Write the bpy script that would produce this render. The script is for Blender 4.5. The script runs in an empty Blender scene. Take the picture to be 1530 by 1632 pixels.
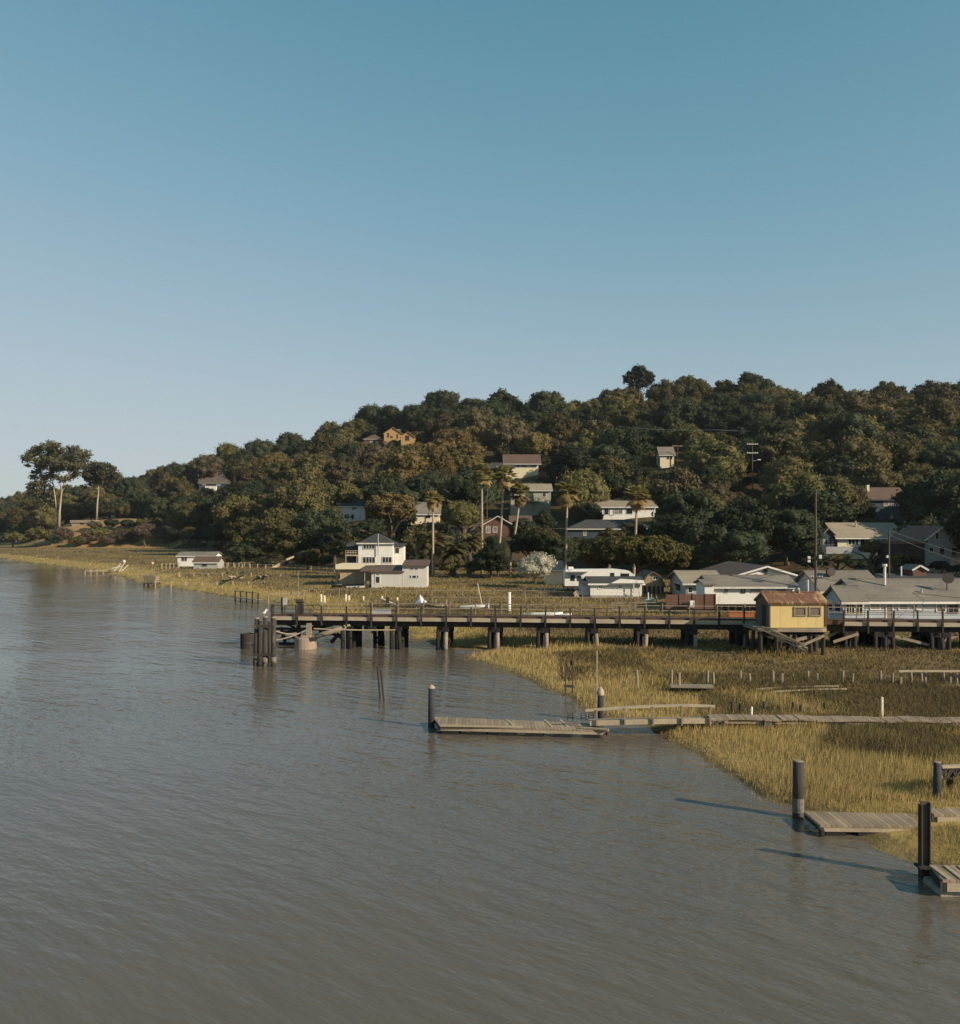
import bpy, math, random
import numpy as np
from mathutils import Vector, Matrix
rng = np.random.default_rng(7)
random.seed(7)
F, CX, HY, CH = 1450.0, 765.0, 844.0, 9.0      # focal length (px of the 1530 px wide photo), centre column, horizon row, camera height
SC = bpy.context.scene
COL = SC.collection
R = math.radians
# ------------------------------------------------------------------ helpers
def W(x, y, Y): return Vector(((x - CX) / F * Y, Y, CH - (y - HY) / F * Y))
def GY(y, z=0.0): return (CH - z) * F / (y - HY)            # distance of a point at height z seen on row y
def G(x, y, z=0.0): return W(x, y, GY(y, z))
def ORD(n):
    w = ['first', 'second', 'third', 'fourth', 'fifth', 'sixth', 'seventh', 'eighth', 'ninth', 'tenth', 'eleventh', 'twelfth']
    return w[n] if n < 12 else '%dth' % (n + 1)
def tag(o, label, cat, group=None):
    o['label'] = label; o['category'] = cat
    if group: o['group'] = group
    return o
def empty(name, loc=(0, 0, 0), rz=0.0):
    o = bpy.data.objects.new(name, None); COL.objects.link(o)
    o.location = loc; o.rotation_euler = (0, 0, rz); o.empty_display_size = 0.3
    return o
def thing(name, label, cat, loc=(0, 0, 0), rz=0.0, group=None):
    return tag(empty(name, loc, rz), label, cat, group)
class MB:
    def __init__(s): s.v = []; s.f = []
    def add(s, vs, fs):
        b = len(s.v); s.v += [tuple(p) for p in vs]; s.f += [tuple(b + i for i in f) for f in fs]; return s
    def box(s, x0, x1, y0, y1, z0, z1):
        vs = [(x, y, z) for z in (z0, z1) for y in (y0, y1) for x in (x0, x1)]
        return s.add(vs, [(0, 2, 3, 1), (4, 5, 7, 6), (0, 1, 5, 4), (2, 6, 7, 3), (0, 4, 6, 2), (1, 3, 7, 5)])
    def beam(s, p, q, w, h=None, up=(0, 0, 1)):
        h = w if h is None else h
        p, q = Vector(p), Vector(q); d = (q - p).normalized(); u = Vector(up)
        if abs(d.dot(u)) > .98: u = Vector((0, 1, 0))
        a = d.cross(u).normalized() * w / 2; b = a.cross(d).normalized() * h / 2
        vs = [c + i * a + j * b for c in (p, q) for i, j in ((-1, -1), (1, -1), (1, 1), (-1, 1))]
        return s.add(vs, [(3, 2, 1, 0), (4, 5, 6, 7), (0, 1, 5, 4), (1, 2, 6, 5), (2, 3, 7, 6), (3, 0, 4, 7)])
    def tube(s, pts, rs, n=8, caps=True):
        pts = [Vector(p) for p in pts]
        if not isinstance(rs, (list, tuple)): rs = [rs] * len(pts)
        vs = []; fs = []
        for i, p in enumerate(pts):
            d = (pts[min(i + 1, len(pts) - 1)] - pts[max(i - 1, 0)]).normalized()
            u = Vector((1, 0, 0)) if abs(d.x) < .9 else Vector((0, 1, 0))
            a = d.cross(u).normalized(); b = d.cross(a)
            for k in range(n):
                t = 2 * math.pi * k / n
                vs.append(p + (a * math.cos(t) + b * math.sin(t)) * rs[i])
        for i in range(len(pts) - 1):
            for k in range(n):
                k2 = (k + 1) % n
                fs.append((i * n + k, i * n + k2, i * n + n + k2, i * n + n + k))
        if caps: fs.append(tuple(range(n))[::-1]); fs.append(tuple((len(pts) - 1) * n + k for k in range(n)))
        return s.add(vs, fs)
    def prism(s, poly, axis, a, b):            # poly in the plane across 'axis', extruded from a to b along it
        def pt(u, v, w): return (w, u, v) if axis == 'x' else ((u, w, v) if axis == 'y' else (u, v, w))
        n = len(poly)
        vs = [pt(u, v, a) for u, v in poly] + [pt(u, v, b) for u, v in poly]
        fs = [tuple(range(n)), tuple(range(2 * n - 1, n - 1, -1))] + [(i, i + n, (i + 1) % n + n, (i + 1) % n) for i in range(n)]
        return s.add(vs, fs)
    def slab(s, q, t):                           # thick sheet: quad q (4 points) lifted by t along its normal
        q = [Vector(p) for p in q]; n = (q[1] - q[0]).cross(q[3] - q[0]).normalized()
        if n.z < 0: q = q[::-1]; n = -n
        vs = q + [p + n * t for p in q]; m = len(q)
        return s.add(vs, [tuple(range(m))[::-1], tuple(range(m, 2 * m))] + [(i, (i + 1) % m, (i + 1) % m + m, i + m) for i in range(m)])
    def lathe(s, prof, c=(0, 0, 0), n=12):       # prof: (r, z) list
        vs = []; fs = []; m = len(prof)
        for r_, z in prof:
            for k in range(n):
                t = 2 * math.pi * k / n; vs.append((c[0] + r_ * math.cos(t), c[1] + r_ * math.sin(t), c[2] + z))
        for i in range(m - 1):
            for k in range(n): fs.append((i * n + k, i * n + (k + 1) % n, (i + 1) * n + (k + 1) % n, (i + 1) * n + k))
        fs.append(tuple(range(n))[::-1]); fs.append(tuple((m - 1) * n + k for k in range(n)))
        return s.add(vs, fs)
    def build(s, name, mat, parent=None, loc=None, smooth=False):
        me = bpy.data.meshes.new(name); me.from_pydata(s.v, [], s.f)
        import bmesh
        bm = bmesh.new(); bm.from_mesh(me); bmesh.ops.recalc_face_normals(bm, faces=bm.faces); bm.to_mesh(me); bm.free()
        me.materials.append(mat)
        if smooth: me.polygons.foreach_set('use_smooth', [True] * len(me.polygons))
        o = bpy.data.objects.new(name, me); COL.objects.link(o)
        if parent: o.parent = parent
        if loc is not None: o.location = loc
        return o
def np_mesh(name, verts, k, mat):                # verts (n*k,3): n separate k-gons
    n = len(verts) // k
    me = bpy.data.meshes.new(name)
    me.vertices.add(n * k); me.vertices.foreach_set('co', np.ascontiguousarray(verts, dtype=np.float32).ravel())
    me.loops.add(n * k); me.loops.foreach_set('vertex_index', np.arange(n * k, dtype=np.int32))
    me.polygons.add(n); me.polygons.foreach_set('loop_start', np.arange(0, n * k, k, dtype=np.int32))
    me.update(calc_edges=True); me.materials.append(mat)
    return me
def link(name, me, parent=None, loc=None):
    o = bpy.data.objects.new(name, me); COL.objects.link(o)
    if parent: o.parent = parent
    if loc is not None: o.location = loc
    return o
def copy_tree(o, parent=None):
    c = o.copy(); COL.objects.link(c)
    if parent: c.parent = parent
    for ch in list(o.children): copy_tree(ch, c)
    return c
# ------------------------------------------------------------------ materials
def nodes(name):
    m = bpy.data.materials.new(name); m.use_nodes = True
    nt = m.node_tree; return m, nt, nt.nodes, nt.links, nt.nodes['Principled BSDF']
def nnode(N, t, **kw):
    n = N.new(t)
    for k, v in kw.items():
        if k in n.inputs: n.inputs[k].default_value = v
        else: setattr(n, k, v)
    return n
def mixc(N, L, fac, a, b, mode='MIX'):
    n = N.new('ShaderNodeMix'); n.data_type = 'RGBA'; n.blend_type = mode
    for i, v in ((0, fac), (6, a), (7, b)):
        if isinstance(v, bpy.types.NodeSocket): L.new(v, n.inputs[i])
        else: n.inputs[i].default_value = v if i == 0 else (*v, 1)
    return n.outputs[2]
def ramp(N, L, src, lo, hi):
    n = N.new('ShaderNodeMapRange'); n.inputs['From Min'].default_value = lo; n.inputs['From Max'].default_value = hi
    L.new(src, n.inputs['Value']); return n.outputs['Result']
def noise(N, L, vec, scale, detail=4, rough=.55, stretch=None):
    n = N.new('ShaderNodeTexNoise'); n.inputs['Scale'].default_value = scale; n.inputs['Detail'].default_value = detail; n.inputs['Roughness'].default_value = rough
    if stretch:
        mp = N.new('ShaderNodeMapping'); mp.inputs['Scale'].default_value = stretch; L.new(vec, mp.inputs['Vector']); vec = mp.outputs['Vector']
    L.new(vec, n.inputs['Vector']); return n.outputs['Fac']
def mat(name, c, c2=None, scale=1.5, rough=.8, stretch=None, lines=None, bump=.15, dirt=None, fine=9.0, spec=.3):
    """mottled surface: c..c2 by noise; lines=(axis, period m, strength) for boards or siding; dirt = (colour, amount)"""
    m, nt, N, L, B = nodes(name)
    tc = N.new('ShaderNodeTexCoord').outputs['Object']
    c2 = c2 or tuple(v * .72 for v in c)
    f = ramp(N, L, noise(N, L, tc, scale, 5, .6, stretch), .3, .7)
    col = mixc(N, L, f, c, c2)
    f2 = noise(N, L, tc, fine, 3, .7, stretch)
    col = mixc(N, L, ramp(N, L, f2, .35, .75), col, mixc(N, L, 1.0, col, (.72, .72, .72), 'MULTIPLY'))
    hgt = f2
    if dirt:
        d = ramp(N, L, noise(N, L, tc, scale * .6 + .2, 6, .75, (1, 1, .35)), .62 - dirt[1] * .3, .72 - dirt[1] * .2)
        col = mixc(N, L, d, col, dirt[0])
    if lines:
        ax, per, st = lines
        sx = N.new('ShaderNodeSeparateXYZ'); L.new(tc, sx.inputs[0])
        mm = N.new('ShaderNodeMath'); mm.operation = 'MULTIPLY'; mm.inputs[1].default_value = 1 / per; L.new(sx.outputs['XYZ'.index(ax)], mm.inputs[0])
        fr = N.new('ShaderNodeMath'); fr.operation = 'FRACT'; L.new(mm.outputs[0], fr.inputs[0])
        fl = N.new('ShaderNodeMath'); fl.operation = 'FLOOR'; L.new(mm.outputs[0], fl.inputs[0])
        wn = N.new('ShaderNodeTexWhiteNoise'); wn.noise_dimensions = '1D'; L.new(fl.outputs[0], wn.inputs['W'])
        col = mixc(N, L, wn.outputs['Value'], col, mixc(N, L, 1.0, col, (1 - st * .6,) * 3, 'MULTIPLY'))
        gt = N.new('ShaderNodeMath'); gt.operation = 'LESS_THAN'; gt.inputs[1].default_value = .12; L.new(fr.outputs[0], gt.inputs[0])
        col = mixc(N, L, gt.outputs[0], col, mixc(N, L, 1.0, col, (1 - st,) * 3, 'MULTIPLY'))
    L.new(col, B.inputs['Base Color']); B.inputs['Roughness'].default_value = rough
    B.inputs['Specular IOR Level'].default_value = spec
    if bump:
        b = N.new('ShaderNodeBump'); b.inputs['Strength'].default_value = bump; b.inputs['Distance'].default_value = .03
        L.new(hgt, b.inputs['Height']); L.new(b.outputs[0], B.inputs['Normal'])
    return m
def foliage(name, c, c2, trans=.25, scale=.35, var=.35):
    m, nt, N, L, B = nodes(name)
    geo = N.new('ShaderNodeNewGeometry'); oi = N.new('ShaderNodeObjectInfo')
    f = ramp(N, L, noise(N, L, geo.outputs['Position'], scale, 4, .65), .32, .68)
    col = mixc(N, L, f, c, c2)
    hs = N.new('ShaderNodeHueSaturation')
    mr = N.new('ShaderNodeMapRange'); mr.inputs['To Min'].default_value = 1 - var; mr.inputs['To Max'].default_value = 1 + var
    L.new(oi.outputs['Random'], mr.inputs['Value']); L.new(mr.outputs['Result'], hs.inputs['Value']); L.new(col, hs.inputs['Color'])
    hr = N.new('ShaderNodeMapRange'); hr.inputs['To Min'].default_value = .482; hr.inputs['To Max'].default_value = .512
    wn = N.new('ShaderNodeTexWhiteNoise'); wn.noise_dimensions = '1D'; L.new(oi.outputs['Random'], wn.inputs['W']); L.new(wn.outputs['Value'], hr.inputs['Value']); L.new(hr.outputs['Result'], hs.inputs['Hue'])
    f2 = noise(N, L, geo.outputs['Position'], 3.1, 3, .8)
    col = mixc(N, L, ramp(N, L, f2, .3, .7), hs.outputs['Color'], mixc(N, L, 1.0, hs.outputs['Color'], (.6, .62, .6), 'MULTIPLY'))
    L.new(col, B.inputs['Base Color']); B.inputs['Roughness'].default_value = .75; B.inputs['Specular IOR Level'].default_value = .15
    if trans:
        tr = N.new('ShaderNodeBsdfTranslucent'); L.new(col, tr.inputs['Color'])
        mx = N.new('ShaderNodeMixShader'); mx.inputs[0].default_value = trans
        L.new(B.outputs[0], mx.inputs[1]); L.new(tr.outputs[0], mx.inputs[2]); L.new(mx.outputs[0], N['Material Output'].inputs['Surface'])
    return m
M = {}
M['wood'] = mat('weathered_wood', (.33, .27, .20), (.22, .175, .13), 1.2, stretch=(1, 1, 1), fine=14, lines=None)
M['wood_pale'] = mat('bleached_wood', (.46, .38, .27), (.33, .27, .19), 1.2, fine=12)
M['plank'] = mat('dock_planks', (.42, .32, .22), (.29, .22, .155), .9, lines=('X', .16, .55), fine=12)
M['plank_y'] = mat('walkway_planks', (.40, .31, .21), (.28, .22, .16), .9, lines=('X', .2, .5), fine=12)
M['pier_deck'] = mat('pier_deck_boards', (.15, .085, .06), (.09, .055, .042), .6, lines=('X', .25, .4))
M['fascia'] = mat('pale_stringer_wood', (.50, .42, .31), (.36, .30, .22), .8, stretch=(.3, 1, 1))
M['tar'] = mat('creosoted_timber', (.055, .045, .038), (.028, .025, .023), 1.4, stretch=(1, 1, .3), rough=.85)
M['creosote'] = mat('black_creosote_piles', (.026, .022, .020), (.015, .014, .014), 1.4, stretch=(1, 1, .3))
M['pile'] = mat('old_piling_wood', (.066, .055, .046), (.028, .025, .023), 2.0, stretch=(2, 2, .25), dirt=((.16, .14, .12), .25))
M['pile_dark'] = mat('dark_piling', (.05, .052, .058), (.03, .03, .034), 2.0, stretch=(2, 2, .25))
M['barnacle'] = mat('barnacle_crust', (.24, .21, .175), (.12, .10, .085), 7, fine=20, bump=.5)
M['steel'] = mat('rusty_brown_steel', (.085, .058, .045), (.05, .038, .033), 2, rough=.6, spec=.4)
M['white'] = mat('white_paint', (.80, .78, .73), (.70, .68, .63), .8, bump=.05, dirt=((.42, .38, .32), .15))
M['white_side'] = mat('white_siding', (.80, .78, .73), (.72, .70, .65), .7, lines=('Z', .22, .16), bump=.05, dirt=((.50, .46, .40), .2))
M['lichen'] = mat('lichened_concrete_side', (.36, .32, .25), (.24, .21, .165), 2.2, bump=.4, dirt=((.12, .115, .08), .5))
M['trim'] = mat('trim_paint', (.72, .69, .62), None, 2, bump=0)
M['grey_side'] = mat('grey_siding', (.42, .42, .41), (.36, .36, .36), .6, lines=('Z', .2, .15), bump=.05)
M['cabin'] = mat('pale_grey_boards', (.60, .58, .53), (.54, .52, .48), .6, lines=('X', .4, .10), bump=.05)
M['blue_side'] = mat('blue_grey_siding', (.50, .54, .57), (.42, .46, .50), .6, lines=('Z', .2, .18), bump=.05, dirt=((.36, .35, .33), .15))
M['sage'] = mat('sage_green_siding', (.40, .40, .31), (.34, .34, .27), .6, lines=('Z', .2, .15), bump=.05)
M['dark_blue'] = mat('dark_blue_siding', (.06, .08, .10), (.04, .055, .07), .6, lines=('Z', .2, .2), bump=.05)
M['brown_side'] = mat('brown_siding', (.16, .085, .06), (.11, .06, .045), .6, lines=('Z', .2, .2), bump=.05)
M['tan'] = mat('tan_plywood', (.46, .33, .20), (.38, .27, .17), .6, lines=('X', 1.2, .2), bump=.05)
M['cream'] = mat('cream_paint', (.75, .66, .46), (.66, .58, .42), .7, bump=.05)
M['ochre'] = mat('ochre_stucco', (.50, .30, .13), (.43, .26, .115), .5, bump=.1)
M['khaki'] = mat('khaki_boards', (.34, .27, .16), (.27, .22, .14), .6, lines=('X', .3, .2), bump=.05)
M['roof_grey'] = mat('grey_shingles', (.255, .22, .18), (.18, .155, .13), .35, lines=('Z', .11, .2), dirt=((.13, .12, .11), .25), fine=6)
M['roof_dark'] = mat('charcoal_shingles', (.075, .072, .07), (.05, .05, .05), .5, lines=('Z', .11, .2), fine=6)
M['roof_brown'] = mat('brown_metal_roof', (.155, .100, .075), (.115, .075, .058), .4, lines=('X', .45, .18), fine=5)
M['roof_worn'] = mat('worn_brown_shingles', (.15, .12, .10), (.10, .085, .075), .4, lines=('Z', .11, .2), fine=6)
M['roof_tan'] = mat('tan_shingles', (.36, .30, .22), (.28, .235, .175), .4, lines=('Z', .11, .2), fine=6)
M['roof_red'] = mat('reddish_shingles', (.24, .12, .085), (.17, .09, .07), .4, lines=('Z', .11, .2), fine=6)
M['brick'] = mat('chimney_brick', (.36, .17, .09), (.26, .12, .07), 3, lines=('Z', .09, .3))
M['concrete'] = mat('old_concrete', (.40, .31, .235), (.27, .21, .165), 1.6, bump=.4)
M['metal'] = mat('galvanised_metal', (.45, .45, .44), (.35, .35, .35), 2, rough=.45)
M['fence_red'] = mat('red_brown_fence', (.17, .09, .065), (.12, .065, .05), .8, lines=('X', .15, .3))
M['bark'] = mat('bark', (.12, .095, .07), (.07, .055, .042), 3, stretch=(1, 1, .3), bump=.4)
M['bark_pale'] = mat('eucalyptus_bark', (.46, .37, .27), (.30, .235, .17), .6, stretch=(1, 1, .3), bump=.2)
M['palm_bark'] = mat('palm_bark', (.46, .37, .26), (.34, .27, .19), 1.2, lines=('Z', .25, .25), bump=.3)
M['black'] = mat('black_rubber', (.02, .02, .02), None, 3)
M['tarp'] = mat('pale_blue_tarp', (.62, .64, .68), (.5, .52, .57), 1.2, rough=.5)
M['gull'] = mat('gull_feathers', (.8, .8, .78), (.7, .7, .7), 8, bump=0)
M['orange'] = mat('orange_barrier', (.55, .17, .05), None, 2)
M['yellow_ball'] = mat('pale_yellow_plastic', (.7, .58, .3), None, 2)
def glass(name, c, rough=.08):
    m, nt, N, L, B = nodes(name)
    geo = N.new('ShaderNodeNewGeometry')
    f = ramp(N, L, noise(N, L, geo.outputs['Position'], .9, 2), .35, .65)
    L.new(mixc(N, L, f, c, tuple(v * .5 for v in c)), B.inputs['Base Color'])
    B.inputs['Roughness'].default_value = rough; B.inputs['Specular IOR Level'].default_value = .5
    return m
M['glass'] = glass('dark_glass', (.035, .04, .045))
M['blind'] = glass('window_with_blinds', (.30, .28, .25), .3)
M['screen'] = mat('window_screen', (.20, .15, .105), (.14, .105, .08), 4, rough=.6)
M['opening'] = mat('dark_interior', (.02, .022, .027), None, 2, bump=0)
# rusty corrugated roof: cream paint peeled to rust
def rust_roof():
    m, nt, N, L, B = nodes('rusty_roof_sheet')
    tc = N.new('ShaderNodeTexCoord').outputs['Object']
    f = noise(N, L, tc, 1.5, 6, .75, (1.6, .5, .5))
    rust = mixc(N, L, noise(N, L, tc, 5, 4), (.19, .085, .045), (.115, .052, .032))
    col = mixc(N, L, ramp(N, L, f, .50, .62), rust, (.44, .29, .13))
    sx = N.new('ShaderNodeSeparateXYZ'); L.new(tc, sx.inputs[0])
    ml = N.new('ShaderNodeMath'); ml.operation = 'MULTIPLY'; ml.inputs[1].default_value = 2 * math.pi / .15; L.new(sx.outputs[0], ml.inputs[0])
    sn = N.new('ShaderNodeMath'); sn.operation = 'SINE'; L.new(ml.outputs[0], sn.inputs[0])
    bp = N.new('ShaderNodeBump'); bp.inputs['Distance'].default_value = .006; L.new(sn.outputs[0], bp.inputs['Height']); L.new(bp.outputs[0], B.inputs['Normal'])
    st = noise(N, L, tc, 2.2, 5, .8, (4, .3, .3)); col = mixc(N, L, ramp(N, L, st, .5, .8), col, (.10, .045, .028))
    L.new(col, B.inputs['Base Color']); B.inputs['Roughness'].default_value = .8
    return m
M['rust'] = rust_roof()
def yellow_wall():
    m, nt, N, L, B = nodes('faded_yellow_paint')
    tc = N.new('ShaderNodeTexCoord').outputs['Object']
    col = mixc(N, L, ramp(N, L, noise(N, L, tc, 1.2, 4), .3, .7), (.60, .45, .18), (.54, .415, .175))
    d = ramp(N, L, noise(N, L, tc, 1.6, 7, .8, (1.6, 1, .3)), .60, .70)
    col = mixc(N, L, d, col, (.36, .27, .13))
    sx = N.new('ShaderNodeSeparateXYZ'); L.new(tc, sx.inputs[0])
    mm = N.new('ShaderNodeMath'); mm.operation = 'MULTIPLY'; mm.inputs[1].default_value = 1 / 1.22; L.new(sx.outputs[0], mm.inputs[0])
    fr = N.new('ShaderNodeMath'); fr.operation = 'FRACT'; L.new(mm.outputs[0], fr.inputs[0])
    lt = N.new('ShaderNodeMath'); lt.operation = 'LESS_THAN'; lt.inputs[1].default_value = .03; L.new(fr.outputs[0], lt.inputs[0])
    col = mixc(N, L, lt.outputs[0], col, (.40, .28, .10))
    dr = ramp(N, L, noise(N, L, tc, 3.0, 4, .7, (3.5, 1, .16)), .60, .78)
    mz = N.new('ShaderNodeMath'); mz.operation = 'MULTIPLY'; mz.inputs[1].default_value = .55; L.new(dr, mz.inputs[0]); col = mixc(N, L, mz.outputs[0], col, (.30, .215, .10))
    L.new(col, B.inputs['Base Color']); B.inputs['Roughness'].default_value = .7
    return m
M['yellow'] = yellow_wall()
# foliage kinds
FOL = {
 'dark': foliage('dark_oak_leaves', (.040, .053, .030), (.060, .068, .034)),
 'olive': foliage('olive_oak_leaves', (.150, .130, .050), (.096, .090, .038)),
 'brown': foliage('brownish_oak_leaves', (.128, .104, .055), (.084, .073, .040)),
 'gold': foliage('golden_olive_leaves', (.198, .155, .058), (.135, .112, .046)),
}
M['dry_shrub'] = foliage('dry_twigs', (.17, .125, .085), (.11, .085, .06), .1)
M['euc'] = foliage('eucalyptus_leaves', (.092, .095, .052), (.115, .108, .056))
M['pine'] = foliage('pine_needles', (.125, .105, .034), (.092, .082, .030), var=.05)
M['pine_dark'] = foliage('dark_pine_needles', (.035, .045, .026), (.028, .036, .022))
M['frond'] = foliage('palm_fronds', (.15, .14, .055), (.19, .165, .07), .4)
M['frond_fan'] = foliage('fan_palm_fronds', (.37, .345, .13), (.42, .36, .14), .5)
M['frond_dead'] = foliage('dead_palm_skirt', (.44, .33, .15), (.36, .27, .12), .45)
M['blossom'] = foliage('pale_blossom', (.66, .61, .49), (.34, .31, .235), .2, scale=1.6, var=.05)
M['reddish'] = foliage('reddish_leaves', (.17, .07, .05), (.12, .06, .04))
M['end_boards'] = mat('brown_end_boards', (.17, .125, .095), (.12, .09, .07), 1.0, lines=('Y', .2, .3))  # dark brown boards for the left end of the yellow shed
# ------------------------------------------------------------------ terrain
SHORE = [(1700, 1440), (1560, 1395), (1500, 1374), (1440, 1354), (1390, 1324), (1330, 1298), (1270, 1280), (1225, 1264), (1180, 1237), (1130, 1208), (1085, 1182), (1055, 1166), (1035, 1153), (985, 1141),
         (950, 1133), (905, 1112), (850, 1086), (800, 1062), (768, 1048), (800, 1042), (845, 1039), (800, 1036), (770, 1034), (720, 1030), (690, 1023), (668, 1018), (650, 1008), (610, 1004), (570, 997), (520, 985),
         (495, 976), (470, 964), (437, 958), (409, 955), (374, 951), (344, 947), (321, 943), (289, 938), (248, 932), (216, 925), (198, 919), (166, 912), (136, 907), (115, 903), (52, 897), (0, 890), (-80, 881), (-300, 871)]
POLY = np.array([[G(x, y).x, G(x, y).y] for x, y in SHORE] + [[-900, 560], [-900, 1500], [900, 1500], [900, 12]])
def vnoise(X, Y, s, seed=0):
    return (np.sin(X / s * 1.3 + seed) * np.cos(Y / s * 1.1 - seed * 2) + np.sin(X / s * 2.7 + Y / s * 1.9 + seed * 3) * .5 + np.cos(X / s * 4.1 - Y / s * 5.3 + seed) * .25) / 1.75
def sdist(X, Y):                                  # signed distance to the shoreline: + on the marsh
    X = np.asarray(X, float); Y = np.asarray(Y, float)
    d = np.full(X.shape, 1e9); ins = np.zeros(X.shape, bool)
    n = len(POLY)
    for i in range(n):
        (x0, y0), (x1, y1) = POLY[i], POLY[(i + 1) % n]
        dx, dy = x1 - x0, y1 - y0
        t = np.clip(((X - x0) * dx + (Y - y0) * dy) / (dx * dx + dy * dy), 0, 1)
        d = np.minimum(d, np.hypot(X - x0 - t * dx, Y - y0 - t * dy))
        if dy != 0:
            c = ((y0 > Y) != (y1 > Y)) & (X < (x1 - x0) * (Y - y0) / dy + x0)
            ins ^= c
    return np.where(ins, d, -d) + (.55 * vnoise(X, Y, 1.6, 7) + .8 * vnoise(X, Y, 4.4, 8)) * np.clip(Y / 60, .45, 1.6)
XB = [-900, -200, 0, 60, 110, 200, 270, 330, 380, 480, 560, 700, 900, 1080, 1200, 1330, 1530, 1800, 2600]
YB = [640, 600, 540, 430, 385, 385, 385, 330, 235, 200, 180, 172, 165, 152, 140, 128, 126, 122, 120]
XS = [-900, -200, 0, 40, 130, 190, 240, 290, 330, 350, 400, 440, 480, 510, 560, 610, 650, 700, 750, 800, 850, 900, 930, 950, 970, 1000, 1060, 1150, 1200, 1230, 1270, 1320, 1370, 1420, 1530, 1800, 2600]
YS = [822, 815, 803, 795, 785, 772, 763, 745, 737, 730, 719, 711, 706, 701, 680, 666, 645, 641, 640, 645, 640, 640, 652, 640, 625, 615, 615, 612, 608, 612, 620, 615, 620, 612, 612, 605, 620]
XR = [-900, 0, 200, 300, 500, 700, 1000, 1300, 1600, 2600]
YR = [800, 720, 640, 560, 500, 460, 420, 390, 380, 380]
def yb_at(px): return np.interp(px, XB, YB)
def height(X, Y):
    X = np.asarray(X, float); Y = np.asarray(Y, float)
    px = CX + F * X / np.maximum(Y, 1)
    sd = sdist(X, Y)
    marsh = .10 + .38 * (1 - np.exp(-np.maximum(sd, 0) / 3.5)) + .06 * vnoise(X, Y, 2.3, 1)
    far = np.clip((Y - 75) / 45, 0, 1); marsh = marsh + .75 * far * far * (3 - 2 * far) * np.clip(sd / 12, 0, 1)
    z = np.where(sd > 0, marsh, np.maximum(-1.6, .10 + sd * .22))
    yb = np.interp(px, XB, YB); yr = np.interp(px, XR, YR)
    zr = CH + (HY - np.interp(px, XS, YS)) / F * yr - 11.5
    t = (Y - yb) / (yr - yb)
    s = np.where(t < 1, np.clip(t, 0, 1) ** 1.22, 1 - .35 * (t - 1) ** 1.2)
    hill = z + (zr - 1.3) * s + 1.6 * vnoise(X, Y, 26, 2) * np.clip(t * 5, 0, 1)
    knoll = 9.5 * np.exp(-((px - 165) / 105.) ** 4) * np.clip((Y - 392) / 22, 0, 1) * np.exp(-np.maximum(Y - 430, 0) / 40)
    return np.where(t > 0, np.maximum(hill, z), z) + knoll
def h1(x, y): return float(height(np.array([x]), np.array([y]))[0])
def solveY(px, row, ymin=None):                  # distance at which the ground is seen on that row of the photo
    Ys = np.arange(ymin or float(yb_at(px)) + 2, 700, .5)
    X = (px - CX) / F * Ys
    r = HY - (height(X, Ys) - CH) / Ys * F
    k = np.where(r <= row)[0]
    return float(Ys[k[0]]) if len(k) else float(Ys[-1])
def ground_material(name, cols, scales, rough=.95):
    m, nt, N, L, B = nodes(name)
    P = N.new('ShaderNodeNewGeometry').outputs['Position']
    a = mixc(N, L, ramp(N, L, noise(N, L, P, scales[0], 5, .65), .38, .62), cols[0], cols[1])
    a = mixc(N, L, ramp(N, L, noise(N, L, P, scales[1], 4, .7), .5, .68), a, cols[2])
    a = mixc(N, L, ramp(N, L, noise(N, L, P, scales[2], 3, .8), .35, .8), a, mixc(N, L, 1., a, (.55, .55, .55), 'MULTIPLY'))
    if name == 'marsh_soil':
        at = N.new('ShaderNodeAttribute'); at.attribute_name = 'cordgrass_soil'
        a = mixc(N, L, ramp(N, L, at.outputs['Fac'], .1, .5), a, (.33, .24, .09))
    L.new(a, B.inputs['Base Color']); B.inputs['Roughness'].default_value = rough; B.inputs['Specular IOR Level'].default_value = .1
    b = N.new('ShaderNodeBump'); b.inputs['Strength'].default_value = .6; b.inputs['Distance'].default_value = .12
    L.new(noise(N, L, P, scales[2], 4, .7), b.inputs['Height']); L.new(b.outputs[0], B.inputs['Normal'])
    return m
M['marsh'] = ground_material('marsh_soil', (((.24, .17, .08)), (.17, .125, .065), (.28, .205, .08)), (.07, .16, 1.6))
M['hill'] = ground_material('hillside_litter', ((.060, .046, .024), (.085, .062, .030), (.13, .09, .045)), (.05, .09, .8))
M['dry'] = ground_material('dry_grass_slope', ((.36, .235, .105), (.29, .19, .085), (.20, .145, .07)), (.06, .12, .9))
def bushy(x, y, X, Y): return (((x > 1330 - (y - 1150) * .6) & (y > 1150) & (y < 1206 + (x - 1350) * .06)) | ((x > 1115 - (1100 - np.minimum(y, 1100)) * 3.5) & (y > 1078) & (y < 1150)) | ((x > 890) & (x < 1010 + (y - 1040)) & (y > 1040) & (y < 1082))) & (vnoise(X, Y, 3.1, 11) + .5 * vnoise(X, Y, 1.1, 12) > -.30 + rng.normal(0, .18, X.shape))
def on_float(x, y): return ((x > 1275) & (x < 1452) & (y > 1288) & (y < 1319)) | ((x > 1470) & (x < 1640) & (y > 1284) & (y < 1311)) | ((x > 1470) & (x < 1725) & (y > 1372) & (y < 1412))
def gold_w(X, Y): return 4.2 + 2.6 * vnoise(X, Y, 5.0, 3) + np.where(Y < 46, 4.0, 0) + np.where(Y > 100, 3.0, 0)
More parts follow.
